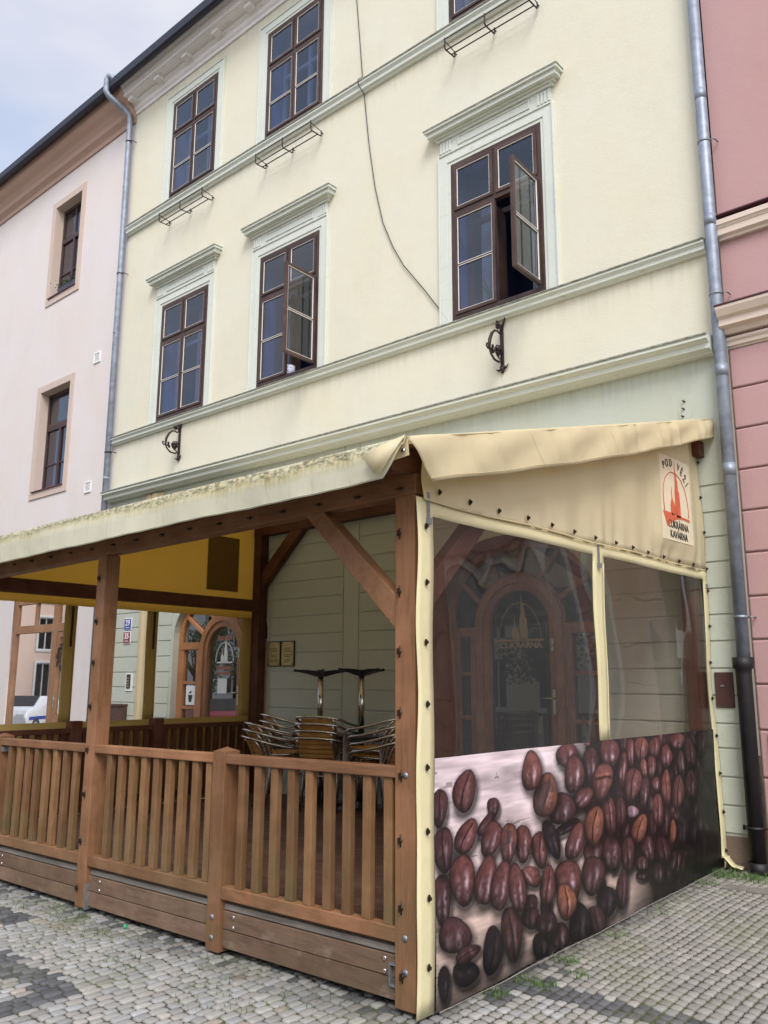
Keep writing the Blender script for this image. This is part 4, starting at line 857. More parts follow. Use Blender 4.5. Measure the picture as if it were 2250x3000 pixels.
# ------------------------------------------------------------ canopy (PVC roof sheet with valances)
def grid(P, nu, nv, skip=None):
    b = B(); vs = [P(i/nu, j/nv) for j in range(nv+1) for i in range(nu+1)]
    fs = [(j*(nu+1)+i, j*(nu+1)+i+1, (j+1)*(nu+1)+i+1, (j+1)*(nu+1)+i) for j in range(nv) for i in range(nu) if not (skip and skip((i+.5)/nu, (j+.5)/nv))]
    return b.add(vs, fs, True)
C_ = thing('canopy', 'cream PVC canopy roof with mouldy front valance over the terrace', 'canopy')
def roofP(u, v):
    x = -6.25+u*6.44; y = -4.245+v*4.24; return (x, y, zr(y)-.005+.006*math.sin(x*2.1+y)+ZS*x*.2)
grid(roofP, 60, 20).build('roof_sheet', 'tarp', C_, solid=.003)
def fv(u, v):   # front valance, v 0 top .. 1 bottom
    zt = 2.795; zb = 2.600; xr_ = .19-.15*v**1.5; x = -6.25+(xr_+6.25)*u; z = zt-(zt-zb)*v
    y = -4.245-.035*math.sin(min(v*2.2, 1)*math.pi/2)*(1)+.02*v-.012*math.sin(x*1.9)*v-.006*math.sin(x*7.3)*v+.003*math.sin(x*23)*v
    if v < .12: z += .012*math.sin(v/.12*math.pi)
    return (x, y, z+ZS*min(x, 0)*(.25+.8*v)+.004*math.sin(x*3)*v)
grid(fv, 260, 16).build('front_valance', 'valance', C_, solid=.003)
_r = random.Random(5); FOLDS = [(_r.random(), _r.uniform(28, 60), _r.choice([-1, 1])*_r.uniform(.6, 1.6)) for _ in range(26)]
def sv(u, v):   # side valance
    yt = -4.245+u*4.23; yb = -4.04+u*4.03; y = yt+(yb-yt)*v; zt = zr(yt)+.003; h = .195+.035*math.sin(u*math.pi)-.02*u
    rip = sum((1-min(1, abs(u-c)*w_))**2*s_ for c, w_, s_ in FOLDS)+math.sin(u*42+2*math.sin(u*9))*.25
    x = .19+.018*math.sin(min(v*2.5, 1)*math.pi/2)+.010*rip*(.45+.7*v)-.004+.006*math.sin(v*6+u*31)
    if u < .06: x += .012*math.sin(u/.06*math.pi)
    return (x, y, zt-h*v+.004*math.sin(u*30)*v)
grid(sv, 260, 14).build('side_valance', 'tarp', C_, solid=.003)
b = B(); b.tube([Vector(sv(i/120, .93))+Vector((.0025, 0, 0)) for i in range(121)], .0022, 4); b.build('hem_seam', 'tarp', C_)
for u0 in (.27, .52, .76): b = B(); b.tube([Vector(sv(u0, j/10))+Vector((.0022, 0, 0)) for j in range(11)], .0022, 4); b.build('cross_seam', 'tarp', C_)
b = B(); b.tube([Vector(fv(i/200, .96))+Vector((0, -.002, 0)) for i in range(201)], .002, 4); b.build('hem_seam', 'valance', C_)
# folded corner of the front valance with its eyelet
b = B(); b.add([(.19, -4.26, 2.803), (.02, -4.30, 2.755), (-.06, -4.31, 2.72), (.02, -4.305, 2.625), (.06, -4.30, 2.62), (.12, -4.29, 2.70)], [(0, 1, 2, 3, 4, 5)], True); b.build('folded_corner', 'tarp', C_, solid=.003)
b = B(); b.add([(.188, -4.24, 2.79), (.09, -4.24, 2.69), (.185, -4.225, 2.705)], [(0, 1, 2)]); b.build('eyelet_flap', 'tarp', C_, solid=.003)
b = B(); b.tube([(.163, -4.25, 2.728), (.163, -4.24, 2.728)], .012, 12); b.build('eyelet', 'alu', C_); b = B(); b.tube([(.163, -4.2525, 2.728), (.163, -4.249, 2.728)], .006, 10); b.build('eyelet_hole', 'black', C_)

# ------------------------------------------------------------ right-hand curtain wall
RC = thing('side_curtain', 'right side PVC curtain with two clear windows, coffee bean print and tower sign', 'curtain')
def wob(y, z):
    return .033+.006*math.sin(y*5.1+z*1.3)+.004*math.sin(z*7+y*2)+.0025*math.sin(y*13+2*math.sin(z*3))
ys_ = [-3.985, -3.95, -3.90, -3.856]; k = -3.856
while k < -2.10: k += .075; ys_.append(round(min(k, -2.052), 4))
if ys_[-1] != -2.052: ys_.append(-2.052)
ys_ += [-2.0, -1.95, -1.906]; k = -1.906
while k < -.17: k += .075; ys_.append(round(min(k, -.102), 4))
if ys_[-1] != -.102: ys_.append(-.102)
ys_ += [-.06, -.02, -.004]
zs_ = [.03, .12]+[.12+.08*i for i in range(1, 14)]+[1.211]+[1.211+.0835*i for i in range(1, 15)]+[2.465, 2.50, 2.555]
zs_ = sorted(set(round(z, 4) for z in zs_))
def seamtop(y): return 2.56-.01*y*0
def bot(y): return zg(.03, y)+.012
b = B(); ny = len(ys_)
for z in zs_:
    for y in ys_:
        zz = z
        if z < .2: zz = bot(y)+(z-.03)*.9
        if z > 1.212 and z <= 2.466: zz = z
        xx = wob(y, z)
        if y < -3.9: xx += .0
        if y > -.11: xx += .012*math.sin(z*3)+ (.03 if z < .2 else 0)
        yy = y
        if y < -3.93: yy = y+.006*math.sin(z*9)
        b.v.append((xx, yy, zz))
for j in range(len(zs_)-1):
    for i in range(ny-1):
        yc, zc = (ys_[i]+ys_[i+1])/2, (zs_[j]+zs_[j+1])/2
        if -3.856 < yc < -.102 and zc < 1.211: continue
        if (-3.856 < yc < -2.052 or -1.906 < yc < -.102) and zc < 2.465: continue
        b.f.append((j*ny+i, j*ny+i+1, (j+1)*ny+i+1, (j+1)*ny+i)); b.sm.append(True)
b.build('curtain_border', 'tarpflap', RC, solid=.004)
# curled foot of the border
grid(lambda u, v: (.045+v*.16+.01*math.sin(u*6), -.10+u*.10-.05*v, bot(0)+.075*(1-v)**2+.012+.006*math.sin(v*9)), 6, 10).build('curled_foot', 'tarpflap', RC, solid=.004)
for y0, y1 in ((-3.856, -2.052), (-1.906, -.102)):
    grid(lambda u, v: (wob(y0+(y1-y0)*u, 1.211+v*1.254)-.002, y0+(y1-y0)*u, 1.211+v*1.254), 40, 30).build('clear_window', 'film', RC)
b = B(); b.v = []
for y in (-2.045, -1.913): b.tube([(wob(y, z)+.004, y, z) for z in [1.215+i*.1 for i in range(13)]], .004, 5)
b.build('welded_seam', 'tarpflap', RC)
# upper triangle
def up(u, v):
    y = -3.94+u*3.93; z0 = 2.545; z1 = zr(y)-.07; z = z0+(z1-z0)*v
    pk = .007*math.sin(y*31+1.5*math.sin(y*7))*max(0, 1-v*2.2)*(1 if y > -2.2 else .4)+.006*math.sin(y*9+2*math.sin(y*3)+v*1.5)
    x = wob(y, z)+.010+pk+.008*math.sin(v*5+y)
    mk = max(0, min(1, (y+1.12)/.16))*max(0, min(1, (-.16-y)/.14))*max(0, min(1, (z-2.62)/.09))     # the stiff printed patch keeps the cloth flat
    return (x*(1-mk)+.0705*mk, y, z)
grid(up, 200, 18).build('upper_curtain', 'tarp', RC, solid=.003)
b = B(); b.tube([(wob(y, 2.55)+.014, y, 2.548+.004*math.sin(y*4)) for y in [-3.94+i*.0983 for i in range(41)]], .006, 6); b.build('hem', 'tarp', RC)
def grom(y, z, x=None):
    xx = (wob(y, z) if x is None else x)+.006; o = B()
    vs = []; n = 14
    for k in range(n): a = 6.283*k/n; vs.append((xx+.004, y+.010*math.cos(a), z+.016*math.sin(a)))
    o.add(vs, [tuple(range(n))]); o.tube([(xx+.004+.001*math.cos(0), y+.010*math.cos(6.283*k/n), z+.016*math.sin(6.283*k/n)) for k in range(n+1)], .0025, 5, cap=False)
    o.box(xx, xx+.020, y-.003, y+.003, z-.008, z+.008); return o
for y, z in [(-3.814, 2.603), (-3.519, 2.596), (-3.227, 2.59), (-2.931, 2.589), (-2.638, 2.586), (-2.342, 2.582), (-2.052, 2.578), (-1.75, 2.579), (-1.49, 2.576), (-1.197, 2.574), (-.905, 2.573), (-.617, 2.568), (-.325, 2.57), (-.03, 2.562), (-.037, 3.518), (-.038, 3.196), (-.036, 2.882)]:
    grom(y, z, wob(y, z)+.013).build('eyelet', 'bronze', RC)
for y, z in [(-3.926, 2.402), (-3.921, 2.105), (-3.921, 1.795), (-3.919, 1.484), (-3.92, 1.174), (-3.915, .868), (-3.913, .559), (-3.912, .246), (-.03, 2.371), (-.033, 2.067), (-.038, 1.761), (-.047, 1.463), (-.048, 1.158), (-.05, .858), (-.043, .553), (-.046, .253)]:
    grom(y, z, wob(y, z)+(.012*math.sin(z*3) if y > -.11 else 0)).build('eyelet', 'bronze', RC)
for y, z in ((-3.90, 2.50), (-1.985, 2.46), (-.03, 2.48)):
    o = B(); x = wob(y, z)+.008; o.box(x, x+.004, y-.010, y+.010, z-.05, z+.09); o.box(x, x+.014, y-.016, y+.016, z-.085, z-.05); [o.box(x+.004, x+.006, y-.004, y+.004, z+dz, z+dz+.012) for dz in (-.02, .01, .04)]; o.build('strap_buckle', 'galv', RC)
# the printed coffee-bean panel
def bean_print():
    ny_, nz_ = 840, 262
    Y0, Y1, Z1 = -3.856, -.102, 1.213
    yv = np.linspace(Y0, Y1, ny_); botv = np.array([bot(y) for y in yv])+.004
    vfrac = np.linspace(0, 1, nz_)[:, None]; YY = np.repeat(yv[None, :], nz_, 0); ZZ = botv[None, :]+(Z1-botv[None, :])*vfrac
    rng = np.random.RandomState(3)
    def vnoise(sy, sz, seed):
        r = np.random.RandomState(seed); gy, gz = int(4*sy)+3, int(1.4*sz)+3; gr_ = r.rand(gz, gy)
        a = (YY-Y0)*sy; b_ = np.clip(ZZ*sz, 0, gz-1.01); ia = np.clip(a.astype(int), 0, gy-2); ib = np.clip(b_.astype(int), 0, gz-2); fa, fb = a-ia, b_-ib; fa = fa*fa*(3-2*fa); fb = fb*fb*(3-2*fb)
        return (gr_[ib, ia]*(1-fa)+gr_[ib, ia+1]*fa)*(1-fb)+(gr_[ib+1, ia]*(1-fa)+gr_[ib+1, ia+1]*fa)*fb
    n1 = vnoise(3, 26, 1); n2 = vnoise(9, 80, 2); n3 = vnoise(2, 3, 5)
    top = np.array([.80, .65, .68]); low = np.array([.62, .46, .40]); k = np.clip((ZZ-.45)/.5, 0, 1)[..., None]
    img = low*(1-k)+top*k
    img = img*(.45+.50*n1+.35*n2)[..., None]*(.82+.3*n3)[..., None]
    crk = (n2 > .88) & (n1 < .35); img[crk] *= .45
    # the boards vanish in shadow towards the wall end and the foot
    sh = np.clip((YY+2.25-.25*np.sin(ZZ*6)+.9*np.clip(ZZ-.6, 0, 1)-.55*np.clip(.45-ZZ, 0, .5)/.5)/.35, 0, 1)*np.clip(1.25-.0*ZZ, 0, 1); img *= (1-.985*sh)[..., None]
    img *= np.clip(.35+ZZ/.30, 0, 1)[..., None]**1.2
    colr = dict(d=(.048, .017, .018), m=(.088, .029, .027), r=(.125, .042, .034), o=(.155, .056, .034), k=(.026, .009, .011), v=(.012, .006, .009), p=(.20, .12, .15))
    fine = vnoise(60, 60, 9); med = vnoise(22, 30, 12)
    rb = random.Random(12); recs = []
    for _ in range(150):   # the heap in the shadow behind the sharp beans
        cy_ = -2.35+2.2*rb.random()**.8; cz_ = rb.uniform(.22, 1.22)
        if cz_ < .35+.25*math.sin(cy_*3) and cy_ < -1.3: continue
        a_ = rb.uniform(-.9, .9); l_ = rb.uniform(70, 98); w_ = l_*rb.uniform(.62, .8)
        recs.append('%d %d %d %d %d %d %s%s' % (cy_*1000, cz_*1000, l_*math.sin(a_), l_*math.cos(a_), w_*math.cos(a_), -w_*math.sin(a_), rb.choice('bbc'), rb.choice('kkdmd')))
    for rec in recs+BEANS.split(';'):
        q = rec.split(); cy, cz, ay, az, by, bz = [float(t_)/1000 for t_ in q[:6]]; ty, co = q[6][0], q[6][1]
        ay, az, by, bz = ay*1.02, az*1.02, by*1.07, bz*1.07; ext = max(math.hypot(ay, az), math.hypot(by, bz))*1.7; i0, i1 = np.searchsorted(yv, [cy-ext, cy+ext])
        if i1 <= i0: continue
        sl_ = (slice(None), slice(i0, i1)); dy, dz = YY[sl_]-cy, ZZ[sl_]-cz; det = ay*bz-az*by
        u = (dy*bz-dz*by)/det; v = (-dy*az+dz*ay)/det
        us, vs = ((dy-.012)*bz-(dz+.022)*by)/det, (-(dy-.012)*az+(dz+.022)*ay)/det
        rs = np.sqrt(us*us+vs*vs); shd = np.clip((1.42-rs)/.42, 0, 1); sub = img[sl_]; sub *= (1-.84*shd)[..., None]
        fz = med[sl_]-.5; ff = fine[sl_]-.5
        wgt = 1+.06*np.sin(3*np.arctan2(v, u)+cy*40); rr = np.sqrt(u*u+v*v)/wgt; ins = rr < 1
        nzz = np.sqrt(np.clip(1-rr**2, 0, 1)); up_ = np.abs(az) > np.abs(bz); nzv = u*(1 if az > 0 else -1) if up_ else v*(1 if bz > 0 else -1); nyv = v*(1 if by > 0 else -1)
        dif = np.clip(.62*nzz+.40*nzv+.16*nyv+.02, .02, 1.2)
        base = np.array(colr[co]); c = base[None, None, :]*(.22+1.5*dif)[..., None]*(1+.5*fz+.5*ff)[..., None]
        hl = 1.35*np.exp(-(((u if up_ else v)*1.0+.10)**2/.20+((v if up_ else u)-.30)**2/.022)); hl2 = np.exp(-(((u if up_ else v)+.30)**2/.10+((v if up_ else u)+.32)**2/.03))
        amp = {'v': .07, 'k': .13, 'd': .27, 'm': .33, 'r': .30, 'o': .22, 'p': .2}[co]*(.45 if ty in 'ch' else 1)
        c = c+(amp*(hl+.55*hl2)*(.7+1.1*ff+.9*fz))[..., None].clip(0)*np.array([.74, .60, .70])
        c *= np.clip((1.03-rr)/.17, .15, 1)[..., None]
        if ty in 'chs':
            w_ = v if ty != 'h' else u*1.0-.15; l_ = u if ty != 'h' else v
            line = w_-.13*np.sin(l_*2.6+cy*9)+.05*fz
            line = line+.07*ff; g_ = np.exp(-(line/(.075 if ty != 's' else .05))**2)*np.clip((.93-np.abs(l_))/.2, 0, 1)
            rim = np.exp(-((line-.17)/.07)**2)*np.clip((.8-np.abs(l_))/.3, 0, 1)
            c = c*(1-.93*g_)[..., None]+rim[..., None]*base*.9
        if ty == 's':
            pt = np.clip((med[sl_]-.42)*7, 0, 1)*np.clip((.9-rr)*4, 0, 1); c = c*(1-.75*pt)[..., None]+(.25*pt)[..., None]*np.array([.10, .08, .09])
        img[sl_] = np.where(ins[..., None], c, sub)
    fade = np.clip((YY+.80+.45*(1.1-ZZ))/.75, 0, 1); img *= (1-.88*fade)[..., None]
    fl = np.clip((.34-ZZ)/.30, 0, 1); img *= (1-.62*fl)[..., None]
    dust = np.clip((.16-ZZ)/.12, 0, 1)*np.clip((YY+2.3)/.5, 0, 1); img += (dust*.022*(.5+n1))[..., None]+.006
    XX = np.vectorize(lambda y, z: wob(y, z))(YY, ZZ)+.004+(.01*np.sin(YY*3+1))*np.clip(1-ZZ/.5, 0, 1)
    co_ = np.stack([XX, YY, ZZ], -1).reshape(-1, 3)
    idx = np.arange(ny_*nz_).reshape(nz_, ny_); q = np.stack([idx[:-1, :-1], idx[:-1, 1:], idx[1:, 1:], idx[1:, :-1]], -1).reshape(-1, 4)
    me = bpy.data.meshes.new('printed_panel'); me.vertices.add(len(co_)); me.vertices.foreach_set('co', co_.ravel()); me.loops.add(q.size); me.loops.foreach_set('vertex_index', q.ravel().astype(np.int32)); me.polygons.add(len(q)); me.polygons.foreach_set('loop_start', np.arange(0, q.size, 4, dtype=np.int32)); me.polygons.foreach_set('loop_total', np.full(len(q), 4, dtype=np.int32)); me.update(calc_edges=True)
    me.polygons.foreach_set('use_smooth', np.ones(len(q), dtype=bool))
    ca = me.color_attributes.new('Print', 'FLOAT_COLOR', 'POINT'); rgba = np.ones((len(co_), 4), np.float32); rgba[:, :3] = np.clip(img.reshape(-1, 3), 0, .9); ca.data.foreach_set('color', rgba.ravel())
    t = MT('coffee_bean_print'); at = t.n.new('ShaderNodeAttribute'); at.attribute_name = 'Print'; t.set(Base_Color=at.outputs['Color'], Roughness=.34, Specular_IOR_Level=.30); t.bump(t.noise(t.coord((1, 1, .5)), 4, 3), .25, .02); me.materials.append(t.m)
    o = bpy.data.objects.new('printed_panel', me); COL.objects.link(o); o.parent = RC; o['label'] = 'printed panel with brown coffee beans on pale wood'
BEANS = "-629 362 19 110 138 -18 bv;-280 670 23 125 108 -10 bv;-468 341 21 120 123 -16 bv;-924 474 15 93 111 -14 bv;-1284 867 12 85 86 -7 bv;-630 475 15 89 89 -11 bv;-1042 310 29 67 53 -10 bk;-1808 870 7 60 68 -6 bk;-1152 610 15 106 80 -9 bk;-937 630 7 43 65 -7 bm;-1760 612 7 59 61 -7 bk;-1336 610 10 76 71 -8 bd;-843 501 36 106 113 -17 bv;-583 630 12 68 111 -11 bk;-1545 295 4 33 80 -12 bk;-1280 268 10 74 98 -15 bk;-1442 456 -38 94 97 -4 bd;-1199 410 -31 96 103 -6 ck;-1513 1068 13 105 74 -5 bk;-1026 911 11 73 92 -7 bv;-711 711 15 90 118 -11 bv;-682 1133 13 78 100 -5 bv;-2248 1201 41 -2 -1 -13 br;-2226 531 8 92 128 -18 bm;-2806 327 5 79 61 -11 bk;-2870 122 4 72 89 -19 bv;-3796 149 1 83 44 -11 bv;-2662 129 5 75 100 -20 bd;-2985 359 32 53 75 -23 bk;-2979 290 13 56 86 -20 ck;-2802 231 24 60 110 -30 bk;-3376 210 21 115 89 -23 cv;-3179 252 -12 143 104 -17 cd;-3801 536 2 120 68 -12 bd;-3616 153 87 23 68 -57 bv;-3706 349 9 82 127 -29 bd;-3598 240 96 18 35 -34 cd;-1753 1015 37 117 69 -8 bm;-1614 1117 4 98 64 -3 bm;-1456 1129 11 85 97 -5 cr;-1249 1129 10 73 97 -5 cm;-1042 1054 12 85 101 -6 bm;-818 1152 19 61 135 -10 bm;-573 1049 -22 115 102 -1 cd;-765 987 -15 89 88 -1 bd;-350 1117 39 95 96 -8 bk;-212 914 15 80 77 -5 bk;-1616 901 61 109 117 -19 cm;-1431 992 -8 72 47 -1 br;-1310 998 11 79 69 -5 bm;-1452 832 39 105 62 -8 bd;-1257 872 7 50 66 -6 bm;-1083 835 18 123 76 -7 cr;-866 779 57 119 116 -16 cm;-594 808 19 111 111 -9 cd;-1256 692 7 113 90 -8 cm;-1645 720 5 40 82 -9 bp;-1555 601 60 88 96 -20 co;-1739 457 13 113 99 -14 cd;-1029 516 22 84 51 -7 co;-1535 368 6 46 83 -12 bd;-1861 255 43 117 87 -18 cd;-2089 225 30 87 130 -29 bv;-2242 137 -31 96 111 -11 cd;-2443 158 22 112 112 -24 bv;-1932 1128 10 100 134 -8 bm;-1982 500 11 104 132 -18 bd;-2000 751 -30 136 100 -4 cm;-1822 738 11 98 78 -8 cd;-2515 1145 -6 78 131 -3 bm;-2218 1074 10 112 107 -7 bd;-2443 1031 26 112 113 -12 bm;-2066 959 76 111 130 -26 hr;-2350 881 110 46 71 -38 bm;-2552 727 148 31 33 -28 bk;-2600 840 29 88 142 -23 bd;-2455 635 66 100 92 -23 bm;-2210 698 31 116 124 -19 co;-2548 416 -1 126 138 -19 bm;-2244 405 44 109 138 -30 bd;-2578 307 -3 102 100 -15 co;-3814 970 9 93 57 -7 cd;-3786 766 2 108 80 -11 cd;-3588 803 63 79 75 -26 cm;-3336 925 2 51 58 -6 bd;-3414 843 63 54 38 -16 bd;-3356 765 56 83 87 -26 bm;-2853 640 -9 103 86 -8 cm;-3030 696 5 101 77 -10 bm;-3181 718 19 107 81 -13 sr;-2720 679 -67 118 73 3 bv;-3603 1032 31 104 95 -17 cm;-2783 932 34 123 123 -18 so;-2929 1083 16 111 96 -9 br;-2779 428 23 108 82 -16 cm;-2957 507 66 -60 -74 -14 br;-3629 599 3 123 102 -16 bm;-3423 562 47 115 92 -24 bm;-3277 510 54 116 91 -25 bm;-3104 467 -17 128 84 -10 bm"
bean_print()
b = B(); b.tube([(wob(y, .05)+.02, y, bot(y)+.004) for y in [-3.84+.1*i for i in range(38)]], .0022, 5); b.build('bottom_cord', 'deckedge', RC)
# the sign on the upper curtain
XS = .062
sg = fill('sign', [[(-.945, 2.720), (-.315, 2.727), (-.335, 3.430), (-.935, 3.425)]], .0722, .0730, 'sticker', RC, 'yz'); sg['label'] = 'cream sign with orange towers under an arch and black lettering'
SW = [(-.81, 2.971), (-.641, 2.972), (-.453, 2.965), (-.267, 2.96), (-.281, 2.936), (-.378, 2.946), (-.495, 2.94), (-.6, 2.914), (-.666, 2.889), (-.734, 2.846)]
lift = .0742
SH = lambda P: [((a+7.379)*.9838-7.379, 1.6+(b_-1.6)*.9838) for a, b_ in P]
for lp in (BIG, SML, SW): fill('tower_logo', [SH(lp)], lift, lift+.0025, 'orange', sg, 'yz')
A1 = [(-.781, 2.975), (-.789, 3.062), (-.788, 3.139), (-.769, 3.2), (-.728, 3.26), (-.666, 3.305), (-.61, 3.326), (-.55, 3.327), (-.475, 3.317), (-.402, 3.281), (-.335, 3.212), (-.298, 3.115), (-.284, 3.036), (-.288, 2.973)]
b = B(); b.tube([(lift+.002, y, z) for y, z in SH(A1)], .003, 5); b.build('logo_arch', 'orange', sg)
text('lettering', 'CUKRÁRNA', .088, (lift+.002, -.626, 2.828), 'black', sg, 'yz', sx=.86, bold=0)
text('lettering', 'KAVÁRNA', .088, (lift+.002, -.626, 2.746), 'black', sg, 'yz', sx=.86, bold=0)
for ch, y, z, a in (('P', -.736, 3.345, 22), ('O', -.676, 3.372, 12), ('D', -.60, 3.386, 4), ('V', -.455, 3.375, -18), ('Ě', -.400, 3.348, -32), ('Ž', -.350, 3.305, -44), ('Í', -.312, 3.262, -55)):
    text('lettering', ch, .092, (lift+.002, (y+7.379)*.9838-7.379, 1.6+(z-1.612)*.9838), 'black', sg, 'yz', sx=.8, rot=rad(a), bold=0)

# ------------------------------------------------------------ left end curtain wall
LC = thing('end_curtain', 'far left yellow PVC end wall with three clear windows', 'curtain')
xe = -5.935
def eg(y0, y1, z0, z1, mat, name, nu=10, nv=10):
    return grid(lambda u, v: (xe+.008*math.sin((y0+(y1-y0)*u)*6+(z0+(z1-z0)*v)*4), y0+(y1-y0)*u, (z0+(z1-z0)*v if not callable(z1) else z0+(z1(y0+(y1-y0)*u)-z0)*v)), nu, nv).build(name, mat, LC, solid=(.003 if 'tarp' in mat else 0))
grid(lambda u, v: (xe+.012*math.sin(u*9+v*5), -3.95+u*3.94, 2.395+v*(zr(-3.95+u*3.94)-.12-2.395)), 40, 14).build('upper_curtain', 'tarpin', LC, solid=.003)
for y0, y1 in ((-3.95, -3.62), (-2.72, -2.58), (-1.69, -1.54), (-.28, -.01)): eg(y0, y1, 1.152, 2.395, 'tarpstrip', 'curtain_strip', 4, 12)
eg(-3.95, -.01, .2, 1.152, 'tarpstrip', 'lower_curtain', 30, 8)
for y0, y1 in ((-3.62, -2.72), (-2.58, -1.69), (-1.54, -.28)): eg(y0, y1, 1.152, 2.395, 'filmclear', 'clear_window', 12, 12)
b = B(); b.box(xe+.012, xe+.016, -.87, -.37, 2.72, 3.42); b.build('sign_back', plain('sign_backing', srgb(120, 88, 30), .7), LC)
for y in (-2.64, -1.60): b = B(); b.box(xe+.014, xe+.020, y-.012, y+.012, 1.95, 2.39); b.build('strap', 'bronze', LC)

# ------------------------------------------------------------ bistro chairs, stacked
FL = .300
def chair():
    t = thing('bistro_chair', '', 'chair', (0, 0, 0), 'aluminium bistro chairs stacked on the terrace')
    r = .0138
    half = [(.235, .470, 0), (.240, .462, .25), (.250, .452, .45), (.262, .440, .56), (.272, .412, .615), (.284, .360, .640), (.294, .20, .662), (.296, .04, .695), (.280, -.07, .726), (.225, -.145, .748), (.12, -.185, .757), (0, -.195, .760)]
    full = half+[(-x, y, z) for x, y, z in half[:-1][::-1]]
    B().tube(full, r, 8).build('armrest_frame', 'alu', t)
    for s_ in (-1, 1):
        B().tube([(s_*.215, -.01, 0), (s_*.205, .02, .25), (s_*.195, .03, .43), (s_*.205, .0, .50), (s_*.205, -.08, .68), (s_*.205, -.135, .745)], r, 8).build('rear_leg', 'alu', t)
    q = B(); ring = [(.20, .40, .435), (.20, .03, .435), (-.20, .03, .435), (-.20, .40, .435), (.20, .40, .435)]; q.tube(ring[:4], .010, 6); q.tube([(-.245, .445, .435), (.245, .445, .435)], .010, 6); q.tube([(-.225, .42, .36), (.225, .42, .36)], .008, 6); q.tube([(-.2, .03, .36), (.2, .03, .36)], .008, 6); q.build('seat_frame', 'alu', t)
    q = B()
    for i in range(6): y = .05+i*.066; q.box(-.195, .195, y, y+.052, .446, .460)
    q.build('seat', 'slat', t, bevel=.004)
    q = B()
    for i in range(5):
        z = .505+i*.048; y = -.012-(z-.5)*.44; n = 8
        vs = []
        for k in range(n+1): u = -1+2*k/n; yy = y-.022*(1-u*u)*1.0; vs += [(u*.200, yy-.006, z), (u*.200, yy-.022, z+.038), (u*.200, yy-.010, z+.038), (u*.200, yy+.006, z)]
        fs = []
        for k in range(n):
            a = k*4; fs += [(a, a+4, a+5, a+1), (a+1, a+5, a+6, a+2), (a+2, a+6, a+7, a+3), (a+3, a+7, a+4, a)]
        fs += [(0, 1, 2, 3), (n*4+3, n*4+2, n*4+1, n*4)]; q.add(vs, fs)
    q.build('backrest', 'slat', t); return t
base = chair(); first = True
stacks = [((-4.50, -1.12), 65.5-90, 3, 'front left stack of chairs'), ((-4.86, -.62), 62-90, 4, 'back left stack of chairs against the post'), ((-3.86, -.86), 16, 4, 'middle stack facing the wall'), ((-2.92, -.66), 94, 4, 'right stack half behind the corner post')]
ordn = ['lowest', 'second', 'third', 'topmost', 'fifth']
for (sx_, sy_), ang, n, nm in stacks:
    for k in range(n):
        a = rad(ang+random.uniform(-2.5, 2.5)); h = Vector((-math.sin(a), math.cos(a), 0))
        loc = Vector((sx_, sy_, FL+ZS*sx_+k*.072))+h*(.018*k)
        od = 'topmost' if k == n-1 else ordn[k]
        lb = f'{od} aluminium chair with wooden slats in the {nm}'
        if first: base.location = loc; base.rotation_euler = (0, 0, a); base['label'] = lb; first = False
        else: dup(base, loc, a, label=lb)
# ------------------------------------------------------------ bistro tables
def table():
    t = thing('bistro_table', '', 'table', (0, 0, 0), 'bistro tables, one upturned on another')
    q = B(); n = 32; q.add([(.30*math.cos(6.283*k/n), .30*math.sin(6.283*k/n), z) for z in (.715, .740) for k in range(n)], [tuple(range(n)), tuple(range(n, 2*n))]+[(k, (k+1) % n, n+(k+1) % n, n+k) for k in range(n)]); q.build('table_top', 'blackp', t, bevel=.004)
    B().tube([(0, 0, .06), (0, 0, .70)], .032, 20).build('column', 'alu', t); B().box(-.09, .09, -.09, .09, .700, .7145).build('mounting_plate', 'blackp', t)
    for k in range(4):
        a = math.pi/4+k*math.pi/2+.25; c, s_ = math.cos(a), math.sin(a); L = [(0.0, .085, .045), (.06, .08, .036), (.16, .052, .026), (.25, .034, .02), (.31, .028, .016)]
        vs = []
        for rr, zt, wd in L: vs += [(rr*c-s_*wd, rr*s_+c*wd, max(.006, zt-.062)), (rr*c+s_*wd, rr*s_-c*wd, max(.006, zt-.062)), (rr*c+s_*wd*.6, rr*s_-c*wd*.6, zt), (rr*c-s_*wd*.6, rr*s_+c*wd*.6, zt)]
        m_ = len(L); fs = []
        for i in range(m_-1):
            o = i*4; fs += [(o, o+4, o+5, o+1), (o+1, o+5, o+6, o+2), (o+2, o+6, o+7, o+3), (o+3, o+7, o+4, o)]
        fs += [(0, 1, 2, 3), ((m_-1)*4+3, (m_-1)*4+2, (m_-1)*4+1, (m_-1)*4)]; q = B(); q.add(vs, fs); foot = q.build('foot', 'blackp', t)
        q = B(); q.tube([(.295*c, .295*s_, .016), (.295*c, .295*s_, .004), (.295*c, .295*s_, .0)], [.010, .014, .020], 10); q.build('glide', 'blackp', t)
    return t
tab = table(); ty = -.42
for i, xx in enumerate((-4.30, -3.66)):
    z = FL+ZS*xx; wh = ('left', 'right')[i]
    if i == 0: tab.location = (xx, ty, z); tab['label'] = 'black bistro table standing behind the left chairs'
    else: dup(tab, (xx, ty, z), label='black bistro table standing behind the middle and right chairs')
    dup(tab, (xx, ty, z+.741+.741), rz=.35+i*.5, rx=math.pi, label=f'upturned bistro table, {wh} of the two, black star foot in the air')

